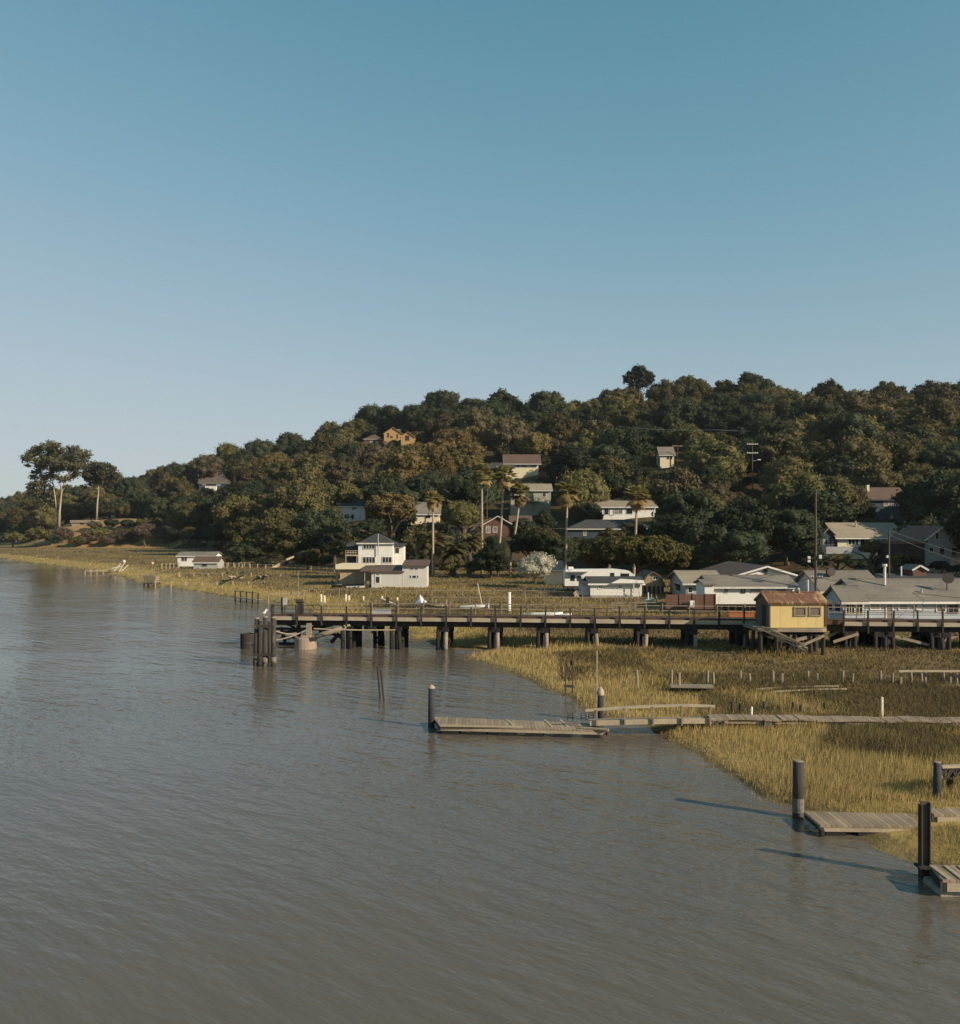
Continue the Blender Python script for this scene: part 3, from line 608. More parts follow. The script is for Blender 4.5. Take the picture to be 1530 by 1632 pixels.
# --- houses of the lower slope
h = house('yellow_house', 'pale yellow house with grey roof and white trim behind the bushes above the yellow shed', 1335, 1436, 855, 834.5, 884, 150, 8, 'gx', 'cream', 'roof_tan', 'white', over=.6, skirt=3, wins=[(1352, 858, 1368, 868, 'glass', 3), (1371, 859, 1386, 869, 'glass', 2), (1404, 860, 1412, 868)], clear=(1310, 836, 1437, 872))
MB().tube([(HX(h, 1374), 2.6, h[6] + .6), (HX(h, 1374), 2.6, h[6] + 2.6)], .12).build('stovepipe', M['metal'], h[0])
pr = MB(); pr.prism([(HX(h, 1308), -2.5), (HX(h, 1334.8), -2.5), (HX(h, 1334.8), HZ(h, 857)), (HX(h, 1321), HZ(h, 843)), (HX(h, 1308), HZ(h, 857))], 'y', .3, 5.5); pw = pr.build('gabled_wing', M['dark_blue'], h[0])
for sg in (-1, 1): MB().slab([(HX(h, 1321) + sg * 1.75, -.1, HZ(h, 858.5)), (HX(h, 1321) + sg * 1.75, 5.8, HZ(h, 858.5)), (HX(h, 1321) + sg * .003, 5.8, HZ(h, 842.5)), (HX(h, 1321) + sg * .003, -.1, HZ(h, 842.5))], .12).build('wing_roof', M['roof_tan'], pw)
for k in range(3): MB().box(HX(h, 1312 + k * 7), HX(h, 1316.5 + k * 7), .25, .296, HZ(h, 868), HZ(h, 859)).build('wing_window', M['blind'], pw)
MB().box(HX(h, 1311), HX(h, 1368), -1.6, -1.5, HZ(h, 882), HZ(h, 871)).build('deck_wall', M['grey_side'], h[0])
h = house('grey_gabled_house', 'grey house with front gable and reddish roof cut by the right edge of the picture', 1473, 1533, 861, 839, 900, 121, 10, 'gy', 'grey_side', 'roof_red', 'trim', over=.4, skirt=3, wins=[(1491, 849, 1495.5, 859), (1497, 872, 1505, 885), (1481, 873, 1487, 880), (1516, 873, 1530, 890)], clear=(1473, 840, 1530, 910))
dk = MB(); dk.box(HX(h, 1486), HX(h, 1560), -2.6, -.1, HZ(h, 900) - .2, HZ(h, 900)); [dk.box(HX(h, x), HX(h, x) + .2, -2.5, -2.3, -5, -.203) for x in (1487, 1523)]
dk.build('deck', M['wood'], h[0]); MB().box(HX(h, 1500), HX(h, 1560), -2.3, -2.25, .0, .75).build('deck_screen', M['wood_pale'], h[0])
h = house('dark_garage', 'dark plank garage with flat brown roof left of the grey gabled house', 1436, 1474, 867, 862, 905, 119, 7, 'flat', 'tar', 'roof_brown', cat='garage', over=.3, clear=(1440, 862, 1472, 895), eave_trim=False)
h = house('garden_shed', 'small dark shed with pale sloped roof below the grey gabled house', 1455, 1476, 908, 902, 918, 108, 3, 'gy', 'brown_side', 'roof_grey', cat='shed', over=.2, clear=(1455, 902, 1476, 912))
# --- hillside houses (distance solved so that they stand on the slope)
def hill_house(name, label, x0, x1, ye, yr, yb, depth, roof, **k):
    c = k.get('clear', True)
    Y = solveY((x0 + x1) / 2, yb + k.pop('sink', 0)); 
    h = house(name, label, x0, x1, ye, yr, yb, Y, depth, roof, **{**dict(skirt=4, over=.5), **k})
    if name not in ('dark_blue_house', 'dark_hipped_house', 'blue_roof_house', 'brown_hill_house'): SUNNY.append(h[0].location + Vector((0, 0, h[6] * .7))); SUNNY.append(h[0].location + Vector((0, 3, h[6] + .5)))
    return h
h = hill_house('dark_blue_house', 'dark blue two storey house with brown roof and chimney high among dark oaks', 1388, 1444, 795, 778, 832, 8, 'gx', wall='dark_blue', rmat='roof_brown', trim='dark_blue', wins=[(1409, 798, 1415, 806, 'blind', 2, 'trim'), (1417, 798, 1423.5, 806, 'blind', 2, 'trim'), (1427, 798, 1436, 806, 'blind', 2, 'trim'), (1412, 820, 1424, 828)], clear=(1392, 779, 1443, 822))
MB().box(HX(h, 1390), HX(h, 1394), 2.5, 3.3, h[6], HZ(h, 772)).build('chimney', M['cream'], h[0])
h = hill_house('small_white_house', 'small white gabled house with two windows beside a T shaped pole', 1052, 1074, 724, 713, 746, 6, 'gx', wall='cream', rmat='roof_grey', trim='white', wins=[(1063, 727, 1066.5, 732, 'glass', 1, 'white'), (1068, 727, 1071.5, 732, 'glass', 1, 'white')], lwins=[(.4, .6, .4, .7)], clear=(1048, 714, 1075, 740))
h = hill_house('brown_roof_house', 'white house with wide brown gable roof and corner windows on the mid slope', 806, 858, 737, 725, 762, 9, 'gx', wall='cream', rmat='roof_brown', trim='white', wins=[(824, 738.5, 828, 745, 'glass', 1, 'white'), (831, 738.5, 840, 745, 'glass', 1, 'white'), (847, 739, 855, 745, 'glass', 1, 'white')], clear=(790, 726, 858, 755), over=1.0)
MB().slab([(HX(h, 775), -3.2, HZ(h, 748)), (HX(h, 820), -3.2, HZ(h, 748)), (HX(h, 820), 0, HZ(h, 738)), (HX(h, 782), 0, HZ(h, 738))], .2).build('porch_roof', M['roof_dark'], h[0])
h = hill_house('sage_green_house', 'sage green two storey house with outside deck and stairs between the palms', 814, 878, 781, 772, 822, 8, 'gx', wall='sage', rmat='roof_tan', trim='trim', wins=[(815, 786, 820, 794, 'glass', 1, 'white'), (865, 784, 870, 791, 'glass', 1, 'white'), (838, 785, 850, 799, 'glass', 2, 'wood')], clear=(812, 772, 878, 815))
dk = MB(); z = HZ(h, 799); x0, x1 = HX(h, 830), HX(h, 856)
dk.box(x0, x1, -2.0, -.01, z - .2, z); dk.box(x0, x1, -2.0, -1.94, z + .9, z + 1.0)
for k in range(10): u = x0 + (x1 - x0) * k / 9; dk.box(u - .03, u + .03, -1.99, -1.95, z + .003, z + .897)
for u in (x0 + .1, (x0 + x1) / 2, x1 - .1): dk.box(u - .08, u + .08, -1.95, -1.8, -3, z - .203)
dk.beam((x1, -1, z), (x1 + 3.4, -1, z - 2.4), .9, .15); dk.beam((x1, -1.4, z + .9), (x1 + 3.4, -1.4, z - 1.5), .07)
dk.build('deck', M['wood'], h[0])
h = hill_house('brown_cottage', 'brown cottage with pale trimmed gable and paired windows behind the leaning palms', 769, 818, 837, 823, 856, 9, 'gy', wall='brown_side', rmat='roof_brown', trim='trim', wins=[(775, 839, 781, 849, 'blind', 2, 'white'), (786, 840, 792, 848, 'blind', 1, 'white')], clear=(765, 822, 812, 850))
MB().slab([(HX(h, 812), 1, HZ(h, 840)), (HX(h, 850), 1, HZ(h, 840)), (HX(h, 850), 6, HZ(h, 822)), (HX(h, 812), 6, HZ(h, 822))], .15).build('side_roof', M['roof_brown'], h[0])
h = hill_house('modern_house', 'low white house with pale flat roof and band of windows right of the tall palm', 950, 1045, 808, 798, 828, 8, 'shedb', wall='white', rmat='roof_tan', trim='white', wins=[(963, 811, 970, 820, 'glass', 1, 'white'), (972, 811, 977, 821, 'white', 1, 'wood'), (979, 811, 992, 819, 'blind', 2, 'white'), (998, 811, 1008, 819)], clear=(961, 800, 1012, 822))
h = hill_house('dark_hipped_house', 'dark low house with wide charcoal roof and pale eave line below the modern white house', 905, 1045, 843, 828, 862, 9, 'hip', wall='dark_blue', rmat='roof_dark', trim='trim', wins=[(930, 846, 934, 853, 'blind', 1), (1008, 846, 1020, 854)], clear=(900, 828, 935, 850))
h = hill_house('grey_roof_house', 'cream walled house with grey roof edge seen between oaks and the leftmost fan palm', 655, 700, 818, 801, 835, 8, 'gx', wall='cream', rmat='roof_grey', trim='white', wins=[(678, 821, 686, 826)], clear=(667, 806, 690, 828))
h = hill_house('blue_roof_house', 'white windowed house with dark roof half hidden by oaks above the white two storey house', 538, 582, 806, 796, 832, 8, 'gx', wall='white', rmat='roof_dark', trim='white', wins=[(549, 820, 556, 826), (561, 808, 568, 812), (560, 820, 564, 827)], clear=(550, 805, 575, 826))
h = hill_house('ochre_house', 'larger of the two ochre gabled houses on the hill crest', 612, 641, 691, 681.5, 706, 11, 'gy', wall='ochre', rmat='roof_tan', trim='ochre', wins=[(617, 690, 620, 697), (622, 695, 626, 698), (632, 692, 634.5, 699)], clear=(612, 681, 641, 700))
h = hill_house('ochre_house', 'smaller right hand ochre gabled house with tall arched window on the crest', 639, 661, 696, 688.5, 708, 9, 'gy', wall='ochre', rmat='roof_tan', trim='ochre', wins=[(646, 694.5, 652, 702, 'glass', 2, 'brown_side')], clear=(639, 688, 661, 704))
h = hill_house('brown_hill_house', 'brown timber house with dark roof just left of the ochre gables', 580, 609, 700, 692, 713, 9, 'hip', wall='brown_side', rmat='roof_brown', trim='trim', wins=[(590, 703, 594, 708, 'blind'), (599, 703, 603, 708, 'blind')], clear=(584, 692, 609, 708))
h = hill_house('chimney_house', 'old house with sagging brown roof, brick chimney and white base on the left slope', 317, 368, 768, 750, 782, 9, 'gx', wall='dark_blue', rmat='roof_worn', trim='trim', wins=[(322, 769, 328, 773, 'blind'), (345, 769, 351, 774, 'blind')], clear=(322, 746, 356, 778))
MB().box(HX(h, 341), HX(h, 344.5), 2.5, 4, h[6], HZ(h, 742.5)).build('chimney', M['brick'], h[0])
MB().box(HX(h, 328), HX(h, 346), -1.6, -.3, HZ(h, 783), HZ(h, 775)).build('terrace_wall', M['white'], h[0])
h = hill_house('bunker_shed', 'long low concrete shed with flat dusty roof on the dry knoll below the eucalyptus', 114, 147, 833, 829, 837, 6, 'flat', wall='concrete', rmat='roof_tan', cat='shed', wins=[(128, 833.6, 134, 836, 'opening', 1, 'concrete')], eave_trim=False, clear=(105, 818, 180, 838), skirt=2)
# --- far marsh sheds
h = house('white_shed', 'white gabled marsh shed with twin windows, farther of the two far left sheds', 283, 342, 886, 880.5, 903, 192, 5.5, 'gx', 'white', 'roof_grey', cat='shed', over=.3, skirt=.05, stilts=5, wins=[(290, 888, 293, 893.5, 'glass', 1, 'wood'), (294.5, 888, 297.5, 893.5, 'glass', 1, 'wood')])
h = house('grey_shed', 'low grey shed with brown roof in front of the white far left shed', 308.5, 347, 896, 888, 907, 181, 4.5, 'gx', 'grey_side', 'roof_brown', cat='shed', over=.3, skirt=.05, stilts=5, wins=[(322, 896.5, 329.5, 902.5, 'glass', 1, 'wood')])
h = house('storage_shed', 'small white storage shed behind the blossoming bush and left of the trailer', 872, 896, 908, 895, 930, 128, 5, 'gx', 'cream', 'roof_tan', cat='shed', over=.3, wins=[(888, 906, 890, 911)], clear=(884, 896, 897, 922))
# ------------------------------------------------------------------ vegetation
def ico(n=1):
    import bmesh
    bm = bmesh.new(); bmesh.ops.create_icosphere(bm, subdivisions=n, radius=1.0)
    v = np.array([x.co[:] for x in bm.verts]); f = np.array([[w.index for w in x.verts] for x in bm.faces]); bm.free(); return v, f
ICO = ico(2)
def unit(n):
    v = rng.normal(size=(n, 3)); return v / np.linalg.norm(v, axis=1, keepdims=True)
def leaf_quads(P, Nn, size, aspect=.75):
    n = len(P); r = unit(n); a = np.cross(Nn, r); a /= np.linalg.norm(a, axis=1, keepdims=True) + 1e-9; b = np.cross(Nn, a)
    s = (size * rng.uniform(.55, 1.35, n))[:, None]
    a = a * s; b = b * s * aspect
    return np.stack([P - a, P - b * .9, P + a, P + b * .9], 1)
def crown_mesh(name, mat_, R_=5.0, squash=.8, nclump=26, nleaf=5200, leaf=.34, spread=.66, csize=(.24, .40), low=-.35, core=.80, rough=.75, gap=0.0):
    """leaf-sized faces spread over many clumps; crown centre at the origin, radius about R_"""
    d = unit(nclump * 6); d = d[d[:, 2] > low]
    sel = [d[0]]
    for q in d[1:]:                                 # spread the clumps out
        if len(sel) >= nclump: break
        if min(np.linalg.norm(q - p) for p in sel) > 1.5 / math.sqrt(nclump): sel.append(q)
    for q in d[::-1]:
        if len(sel) >= nclump: break
        sel.append(q)
    d = np.array(sel); nc = len(d)
    cr = rng.uniform(*csize, nc) * R_
    rad = rng.uniform(spread - .26, spread + .20, nc) * R_
    c = d * rad[:, None]; c[:, 2] *= squash
    w = cr ** 2 / (cr ** 2).sum()
    quads = []
    for i in range(nc):
        k = int(nleaf * w[i])
        u = unit(k); u[:, 2] += .18; u /= np.linalg.norm(u, axis=1, keepdims=True)
        bump = 1 + .16 * np.sin(u[:, 0] * 5 + i) * np.cos(u[:, 1] * 6 - i * 2) + .10 * np.sin(u[:, 2] * 11 + i * 3)
        p = c[i] + u * (cr[i] * bump * rng.uniform(.70, 1.22, k))[:, None] * np.array([1, 1, .85])
        keep = np.ones(k, bool)
        for j in range(nc):
            if j != i: keep &= np.linalg.norm((p - c[j]) / np.array([1, 1, .85]), axis=1) > cr[j] * .70
        p, u = p[keep], u[keep]
        nn = u + unit(len(u)) * rough; nn /= np.linalg.norm(nn, axis=1, keepdims=True)
        quads.append(leaf_quads(p, nn, leaf))
    q = np.concatenate(quads).reshape(-1, 3)
    vs = [q]; nq = len(q) // 4
    iv, if_ = ICO
    tri = []; off = len(q)
    if core:
        cc = c.tolist() + [[0, 0, 0]]; rr = (cr * core).tolist() + [R_ * .5]
        for ci, ri in zip(cc, rr):
            v = np.array(ci) + iv * ri * np.array([1, 1, .85]) * (1 + .10 * rng.normal(size=(len(iv), 1)))
            vs.append(v); tri.append(if_ + off); off += len(iv)
    V = np.concatenate(vs)
    me = bpy.data.meshes.new(name); me.vertices.add(len(V)); me.vertices.foreach_set('co', V.astype(np.float32).ravel())
    ql = np.arange(nq * 4, dtype=np.int32)
    tl = np.concatenate(tri).ravel().astype(np.int32) if tri else np.zeros(0, np.int32)
    me.loops.add(len(ql) + len(tl)); me.loops.foreach_set('vertex_index', np.concatenate([ql, tl]))
    nt_ = len(tl) // 3
    me.polygons.add(nq + nt_); me.polygons.foreach_set('loop_start', np.concatenate([np.arange(nq, dtype=np.int32) * 4, nq * 4 + np.arange(nt_, dtype=np.int32) * 3]))
    me.update(calc_edges=True); me.materials.append(mat_); return me
def trunk_mesh(name, H_, r, mat_, limbs=5, reach=2.4, lean=.3, seed=0):
    rd = random.Random(seed); mb = MB()
    top = Vector((rd.uniform(-lean, lean), rd.uniform(-lean, lean), H_))
    mid = Vector((rd.uniform(-lean, lean), rd.uniform(-lean, lean), H_ * .5))
    mb.tube([(0, 0, -1.2), (0, 0, .2), mid, top], [r * 1.5, r * 1.15, r * .9, r * .6], 7)
    for k in range(limbs):
        a = 2 * math.pi * k / limbs + rd.uniform(-.4, .4); z0 = H_ * rd.uniform(.55, .95); b = mid.lerp(top, (z0 / H_ - .5) * 2)
        e = b + Vector((math.cos(a) * reach, math.sin(a) * reach, rd.uniform(.35, .9) * reach))
        m = b.lerp(e, .5) + Vector((0, 0, .15 * reach))
        mb.tube([b, m, e], [r * .5, r * .35, r * .15], 5)
    me = bpy.data.meshes.new(name); me.from_pydata(mb.v, [], mb.f); me.materials.append(mat_); return me
PROTO = {}
def protos():
    for kind, n in (('dark', 5), ('olive', 4), ('brown', 3), ('gold', 2)):
        PROTO[kind] = [crown_mesh('oak_crown', FOL[kind], 5.0, [.78, .9, .68, .84, .95][i], 58 + 5 * i, 9000, .25, csize=[(.13, .29), (.15, .36), (.12, .26), (.16, .40), (.14, .32)][i], low=-.6, rough=.8, core=.80) for i in range(n)]
    PROTO['shrub'] = [crown_mesh('shrub_crown', FOL['dark'], 2.2, .8, 14, 2600, .17, low=-.2) for i in range(2)] + [crown_mesh('shrub_crown', FOL['olive'], 2.2, .75, 14, 2600, .17, low=-.2) for i in range(2)]
    PROTO['dry'] = [crown_mesh('dry_shrub_crown', M['dry_shrub'], 3.0, .8, 16, 3600, .15, low=-.2, core=.6, rough=1.3) for i in range(2)]
    PROTO['trunk'] = [trunk_mesh('oak_trunk', 4.2, .32, M['bark'], 5, 2.6, .5, i) for i in range(4)]
protos()
def tree(name, label, cat, crown, loc, sc, rz, hc=5.4, trunk=None, group=None, sq=1.0):
    r = thing(name, label, cat, loc, rz, group); r.scale = (sc, sc, sc * sq)
    link('crown', crown, r, (0, 0, hc))
    if trunk: link('trunk', trunk, r)
    return r
LAND = [('the ochre gabled houses', 636, 694), ('the brick chimney house', 345, 763), ('the taller eucalyptus', 90, 745), ('the smaller eucalyptus', 157, 760), ('the lone ridge pine', 1018, 602), ('the wide brown roofed house', 832, 744),
        ('the sage green house', 846, 797), ('the small white gabled house', 1062, 728), ('the double crossarm pole', 1198, 745), ('the dark blue house', 1418, 803), ('the pale yellow house', 1376, 856), ('the grey gabled house', 1508, 868),
        ('the white two storey house', 598, 882), ('the umbrella pine', 1010, 882), ('the white far marsh shed', 313, 893), ('the tallest fan palm', 904, 780), ('the modern white house', 997, 812), ('the brown cottage', 792, 838),
        ('the blue roofed house', 562, 815), ('the cream walled house', 675, 818), ('the white hall', 1220, 915), ('the leftmost fan palm', 690, 795), ('the tan boathouse', 560, 918), ('the dry grass knoll', 180, 835)]
DIRS = ['right of', 'above and right of', 'above', 'above and left of', 'left of', 'below and left of', 'below', 'below and right of']
def place_label(lst):                                # gives every tree a landmark, a direction and its rank there
    g = {}
    for t in lst:
        best = min(LAND, key=lambda l: math.hypot((t['px'] - l[1]), (t['py'] - l[2])))
        a = math.atan2(best[2] - t['py'], t['px'] - best[1]); k = int(round(a / (math.pi / 4))) % 8
        g.setdefault((t['noun'], best[0], k), []).append((math.hypot(t['px'] - best[1], t['py'] - best[2]), t))
    for (noun, l, k), v in g.items():
        v.sort(key=lambda q: q[0])
        for i, (d, t) in enumerate(v):
            t['label'] = '%s %s, %s%s' % (t['noun'], DIRS[k], l, '' if len(v) == 1 else (', nearest' if i == 0 else ', %s nearest' % ORD(i)))
ADJ = {'dark': 'dark green rounded oak', 'olive': 'olive green oak', 'brown': 'brownish green oak', 'gold': 'golden olive oak'}
# grid that remembers what the photo can already see, near to far
GS = 3.0
cov = np.zeros((560, 520), bool)
gy, gx = np.mgrid[0:560, 0:520]; gx = gx * GS; gy = gy * GS
def paint_disc(px, py, rx, ry):
    m = ((gx - px) / rx) ** 2 + ((gy - py) / ry) ** 2 < 1
    n = m.sum(); vis = (m & ~cov).sum(); return m, n, vis
def scatter():
    cand = []
    tries = 0; pts = []
    rs = np.random.default_rng(21)
    # special: rows of trees along the foot of the hill, then the slope
    N_ = 9000
    PXs = rs.uniform(-70, 1600, N_); U = rs.random(N_) ** .8
    for px, u in zip(PXs, U):
        yb, yr = float(yb_at(px)), float(np.interp(px, XR, YR))
        Y = yb + 3 + u * (yr + 32 - yb)
        X = (px - CX) / F * Y
        if 60 < px < 300 and Y < 452 and px < 285: continue
        scale = rs.uniform(.85, 1.45) * (1 + .25 * (Y > 240))
        if Y > 420: scale *= 1.15
        rad = 5.0 * scale
        if any((X - q[0]) ** 2 + (Y - q[1]) ** 2 < (.80 * (rad + q[2])) ** 2 * (.8 if Y > 250 else .72) for q in pts): continue
        pts.append((X, Y, rad)); cand.append((X, Y, scale, px))
    return cand
def blocked(px, py, rx, ry, Y):
    for x0, y0, x1, y1, Yh in CLEAR:
        if Y < Yh + 6:
            dx = max(x0 - px, 0, px - x1); dy = max(y0 - py, 0, py - y1)
            if (dx / rx) ** 2 + (dy / ry) ** 2 < .80: return True
    return False
CLEAR += [(40, 790, 300, 838, 380), (60, 700, 190, 830, 420), (1188, 702, 1210, 775, solveY(1198, 800)), (1074, 710, 1086, 736, solveY(1079, 745)), (994, 584, 1042, 611, 900)]
def shades(X, Y, cz, r):
    for h in SUNNY:
        d = Vector((X, Y, cz)) - h; a = d.dot(SUNV)
        if 0 < a < 60 and (d - SUNV * a).length < r * .95: return True
    return False
def build_woods():
    rs = random.Random(5)
    cand = sorted(scatter(), key=lambda q: q[1])
    chosen = []
    for X, Y, sc, px in cand:
        z = h1(X, Y); sq = rs.uniform(.85, 1.15)
        cz = z + 5.4 * sc * sq; py = HY - (cz - CH) / Y * F
        rx = 5.2 * sc / Y * F; ry = 4.3 * sc * sq / Y * F
        ok = True
        for k in range(5):
            if not blocked(px, py, rx, ry, Y) and not shades(X, Y, cz, 5 * sc): break
            sc *= .72; cz = z + 5.4 * sc * sq; py = HY - (cz - CH) / Y * F; rx = 5.2 * sc / Y * F; ry = 4.3 * sc * sq / Y * F
        else: ok = False
        if not ok or sc < .22: continue
        m, n, vis = paint_disc(px, py, rx, ry)
        if n == 0 or vis / max(n, 1) < .14 or px < -rx or px > 1530 + rx: continue
        m2, _, _ = paint_disc(px, py, rx * .85, ry * .85); cov[m2] = True
        # colours drift over the slope: darker on the crest and right, olive in the middle, gold patch below the crest
        v = float(vnoise(np.array(X), np.array(Y), 34., 5)) + rs.uniform(-.55, .55)
        if py < 700 and px < 960: v += .45
        if 640 < px < 870 and 680 < py < 760: v -= .8
        if 400 < px < 640 and 700 < py < 800: v -= .4
        if px > 1350 and py < 700: v -= .45
        if px > 1050 and py > 730: v += .35
        kind = 'dark' if v > .12 else ('olive' if v > -.42 else ('brown' if v > -.85 else 'gold'))
        chosen.append(dict(X=X, Y=Y, z=z, sc=sc, sq=sq, px=px, py=py, kind=kind, noun=ADJ[kind] if sc > .5 else ADJ[kind].replace('oak', 'sapling')))
    place_label(chosen)
    for t in chosen:
        tree('oak_tree' if t['sc'] > .5 else 'oak_sapling', t['label'], 'tree', rs.choice(PROTO[t['kind']]), (t['X'], t['Y'], t['z'] - .3), t['sc'], rs.uniform(0, 6.28), 5.4, rs.choice(PROTO['trunk']), 'oak trees of the wooded hillside', t['sq'])
    print('OAKS', len(chosen))
# ---- special trees first (they cover what stands behind)
def cover(px, py, rx, ry): cov[paint_disc(px, py, rx, ry)[0]] = True
def limb_tree(name, label, cat, Y, pxb, rowb, trunks, clumps, leafmat, barkmat, leaf, nleaf, r0, group=None, core=0):
    """trunks: list of polylines in photo px (x, row, dy m) with radii; clumps: (x, row, radius px, dy m)"""
    loc = W(pxb, rowb, Y); s = Y / F
    root = thing(name, label, cat, loc, 0, group)
    mb = MB()
    for pl, ra, rb in trunks:
        P_ = [((x - pxb) * s, dy, (rowb - y) * s) for x, y, dy in pl]
        rr = [ra + (rb - ra) * i / (len(P_) - 1) for i in range(len(P_))]
        mb.tube(P_, rr, 7)
    mb.build('trunk', barkmat, root, smooth=True)
    quads = []
    for x, y, rp, dy in clumps:
        c = np.array([(x - pxb) * s, dy, (rowb - y) * s]); r_ = rp * s; k = int(nleaf * (rp / 10) ** 2)
        u = unit(k); bump = 1 + .2 * np.sin(u[:, 0] * 5 + x) * np.cos(u[:, 1] * 5 + y) + .12 * np.sin(u[:, 2] * 9 + x)
        p = c + u * (r_ * bump * rng.uniform(.55, 1.1, k))[:, None] * np.array([1, 1, .72])
        nn = u + unit(k) * .8; nn /= np.linalg.norm(nn, axis=1, keepdims=True)
        quads.append(leaf_quads(p, nn, leaf))
    if core:
        iv, if_ = ICO
        for x, y, rp, dy in clumps:
            v = np.array([(x - pxb) * s, dy, (rowb - y) * s]) + iv * rp * s * core * np.array([1, 1, .72]) * (1 + .12 * rng.normal(size=(len(iv), 1)))
            t = v[if_]; quads.append(np.concatenate([t, t[:, 2:3]], 1) * 1.0)
    V = np.concatenate(quads).reshape(-1, 4, 3); V[:, 3] += (V[:, 3] == V[:, 2]).all(1)[:, None] * (V[:, 0] - V[:, 2]) * .01
    link('crown', np_mesh('crown', V.reshape(-1, 3), 4, leafmat), root)
    return root
def clumps_in(cx, cy, rx, ry, n, r, low=1.0, seed=1, depth=4.0):
    rd = random.Random(seed); out = []
    for i in range(n):
        a = 2 * math.pi * i * .618; q = math.sqrt((i + .5) / n)
        x, y = math.cos(a) * q, math.sin(a) * q
        if y > low: continue
        out.append((cx + x * rx, cy + y * ry, rd.uniform(*r), rd.uniform(-depth, depth) * math.sqrt(max(.1, 1 - q * q))))
    return out
# the two eucalyptus on the knoll
ye = 432
limb_tree('eucalyptus_tree', 'taller eucalyptus with pale double trunk and wide umbrella crown on the dry knoll', 'tree', ye, 92, 840,
          [([(94, 845, 0), (95, 815, 0), (98, 785, 0), (104, 765, 0), (112, 748, 0)], .62, .2), ([(92, 845, .5), (89, 815, 1), (86, 790, 1), (82, 765, 1), (72, 742, 2)], .42, .14),
           ([(103, 768, 0), (120, 752, 1), (130, 740, 1)], .3, .12), ([(98, 786, 0), (96, 762, -1), (98, 735, -2)], .35, .15), ([(84, 772, 1), (66, 756, 0), (52, 745, 0)], .28, .1), ([(112, 750, 0), (108, 732, 1), (115, 720, 0)], .25, .1), ([(72, 744, 2), (64, 730, 1), (58, 722, 1)], .2, .08)],
          clumps_in(90, 730, 46, 22, 44, (7, 11), .8, 3, 8) + [(60, 752, 8, 1), (122, 745, 9, 0), (78, 757, 8, 1)] + [(44, 742, 5, 0), (50, 752, 4, 1), (130, 742, 8, 1), (124, 752, 6, 0), (48, 780, 9, 1), (75, 785, 9, 2), (84, 802, 9, 3), (70, 762, 9, 1), (108, 762, 8, 1), (116, 756, 9, 2), (90, 760, 8, -1), (62, 770, 10, 0), (52, 760, 8, 1), (66, 772, 10, 2), (58, 785, 12, 3), (52, 772, 8, 0), (80, 778, 7, 2), (100, 765, 8, -1), (106, 776, 7, 1), (60, 800, 11, 3), (72, 795, 9, 3)],
          M['euc'], M['bark_pale'], .50, 210, 1, core=.5)
cover(91, 727, 42, 20)
limb_tree('eucalyptus_tree', 'smaller eucalyptus with single pale trunk and flat rounded crown right of the taller one', 'tree', ye + 14, 155, 822,
          [([(154, 828, 0), (155, 805, 0), (157, 782, 0), (156, 762, 0)], .52, .2), ([(156, 782, 0), (166, 768, 1), (174, 758, 1)], .32, .1), ([(156, 780, 0), (145, 765, 1), (140, 758, 0)], .32, .1), ([(156, 765, 0), (158, 752, 0), (160, 744, 0)], .28, .1)],
          clumps_in(159, 753, 27, 14, 28, (6, 9.5), .85, 5, 6) + [(150, 768, 7, 1), (162, 768, 7, -1), (140, 764, 7, 0), (176, 766, 7, 0), (133, 776, 6, 0), (142, 772, 5, 1), (182, 768, 6, 0), (178, 776, 4, 0), (166, 772, 4, 1)],
          M['euc'], M['bark_pale'], .50, 210, 1, core=.5)
cover(159, 750, 26, 13)
# lone pine on the crest
yp = 400
limb_tree('ridge_pine', 'lone tall pine with layered rounded crown standing above the ridge line', 'tree', yp, 1018, 640,
          [([(1018, 655, 0), (1018, 620, 0), (1019, 590, 0)], .5, .15)] + [([(1018, 622 - k * 7, 0), (1018 + sx * 14, 618 - k * 8, 0)], .15, .06) for k in range(4) for sx in (-1, 1)],
          [(1018, 588, 9, 0), (1006, 596, 8, 1), (1030, 596, 8, 0), (1000, 606, 8, 0), (1018, 604, 10, 1), (1036, 607, 8, 0), (1006, 614, 7, -2), (1028, 614, 7, -1), (1018, 616, 8, 0), (995, 600, 4, 0), (1041, 600, 4, 0), (1012, 586, 5, 0), (1024, 586, 5, 1)] + clumps_in(1018, 601, 22, 13, 30, (4, 6.5), 1, 8, 3),
          M['pine_dark'], M['bark'], .42, 200, 1, core=.75)
# umbrella pine
yu = 126
limb_tree('umbrella_pine', 'wide umbrella pine with bright olive dome crown behind the trailer and barn', 'tree', yu, 1022, 922,
          [([(1022, 930, 0), (1020, 912, 0), (1014, 898, 0)], .35, .25), ([(1015, 899, 0), (995, 886, 0), (970, 876, 0)], .2, .08), ([(1016, 900, 0), (1030, 884, 1), (1042, 872, 1)], .2, .08), ([(1020, 905, 0), (1050, 893, 0), (1076, 884, 0)], .2, .08), ([(1015, 899, 0), (1010, 882, -1), (1006, 868, -1)], .18, .08)],
          clumps_in(1014, 876, 78, 16, 60, (9, 14), .95, 9, 4) + [(1030, 866, 13, 1), (1050, 868, 13, 0), (1005, 866, 12, 1), (1070, 876, 13, -1), (1085, 886, 12, -1), (1060, 886, 14, -2), (1035, 882, 14, -3)] + [(932, 888, 10, 0), (945, 895, 12, 1), (1080, 895, 13, 0), (1090, 888, 9, 0), (1066, 902, 10, 2), (960, 898, 14, 3), (985, 895, 12, 3), (1045, 897, 12, 3), (1092, 899, 7, 0), (1010, 893, 12, 4), (1030, 900, 10, 4)],
          M['pine'], M['bark'], .20, 420, 1, core=.8)
cover(1012, 880, 78, 22)
LOWC = []
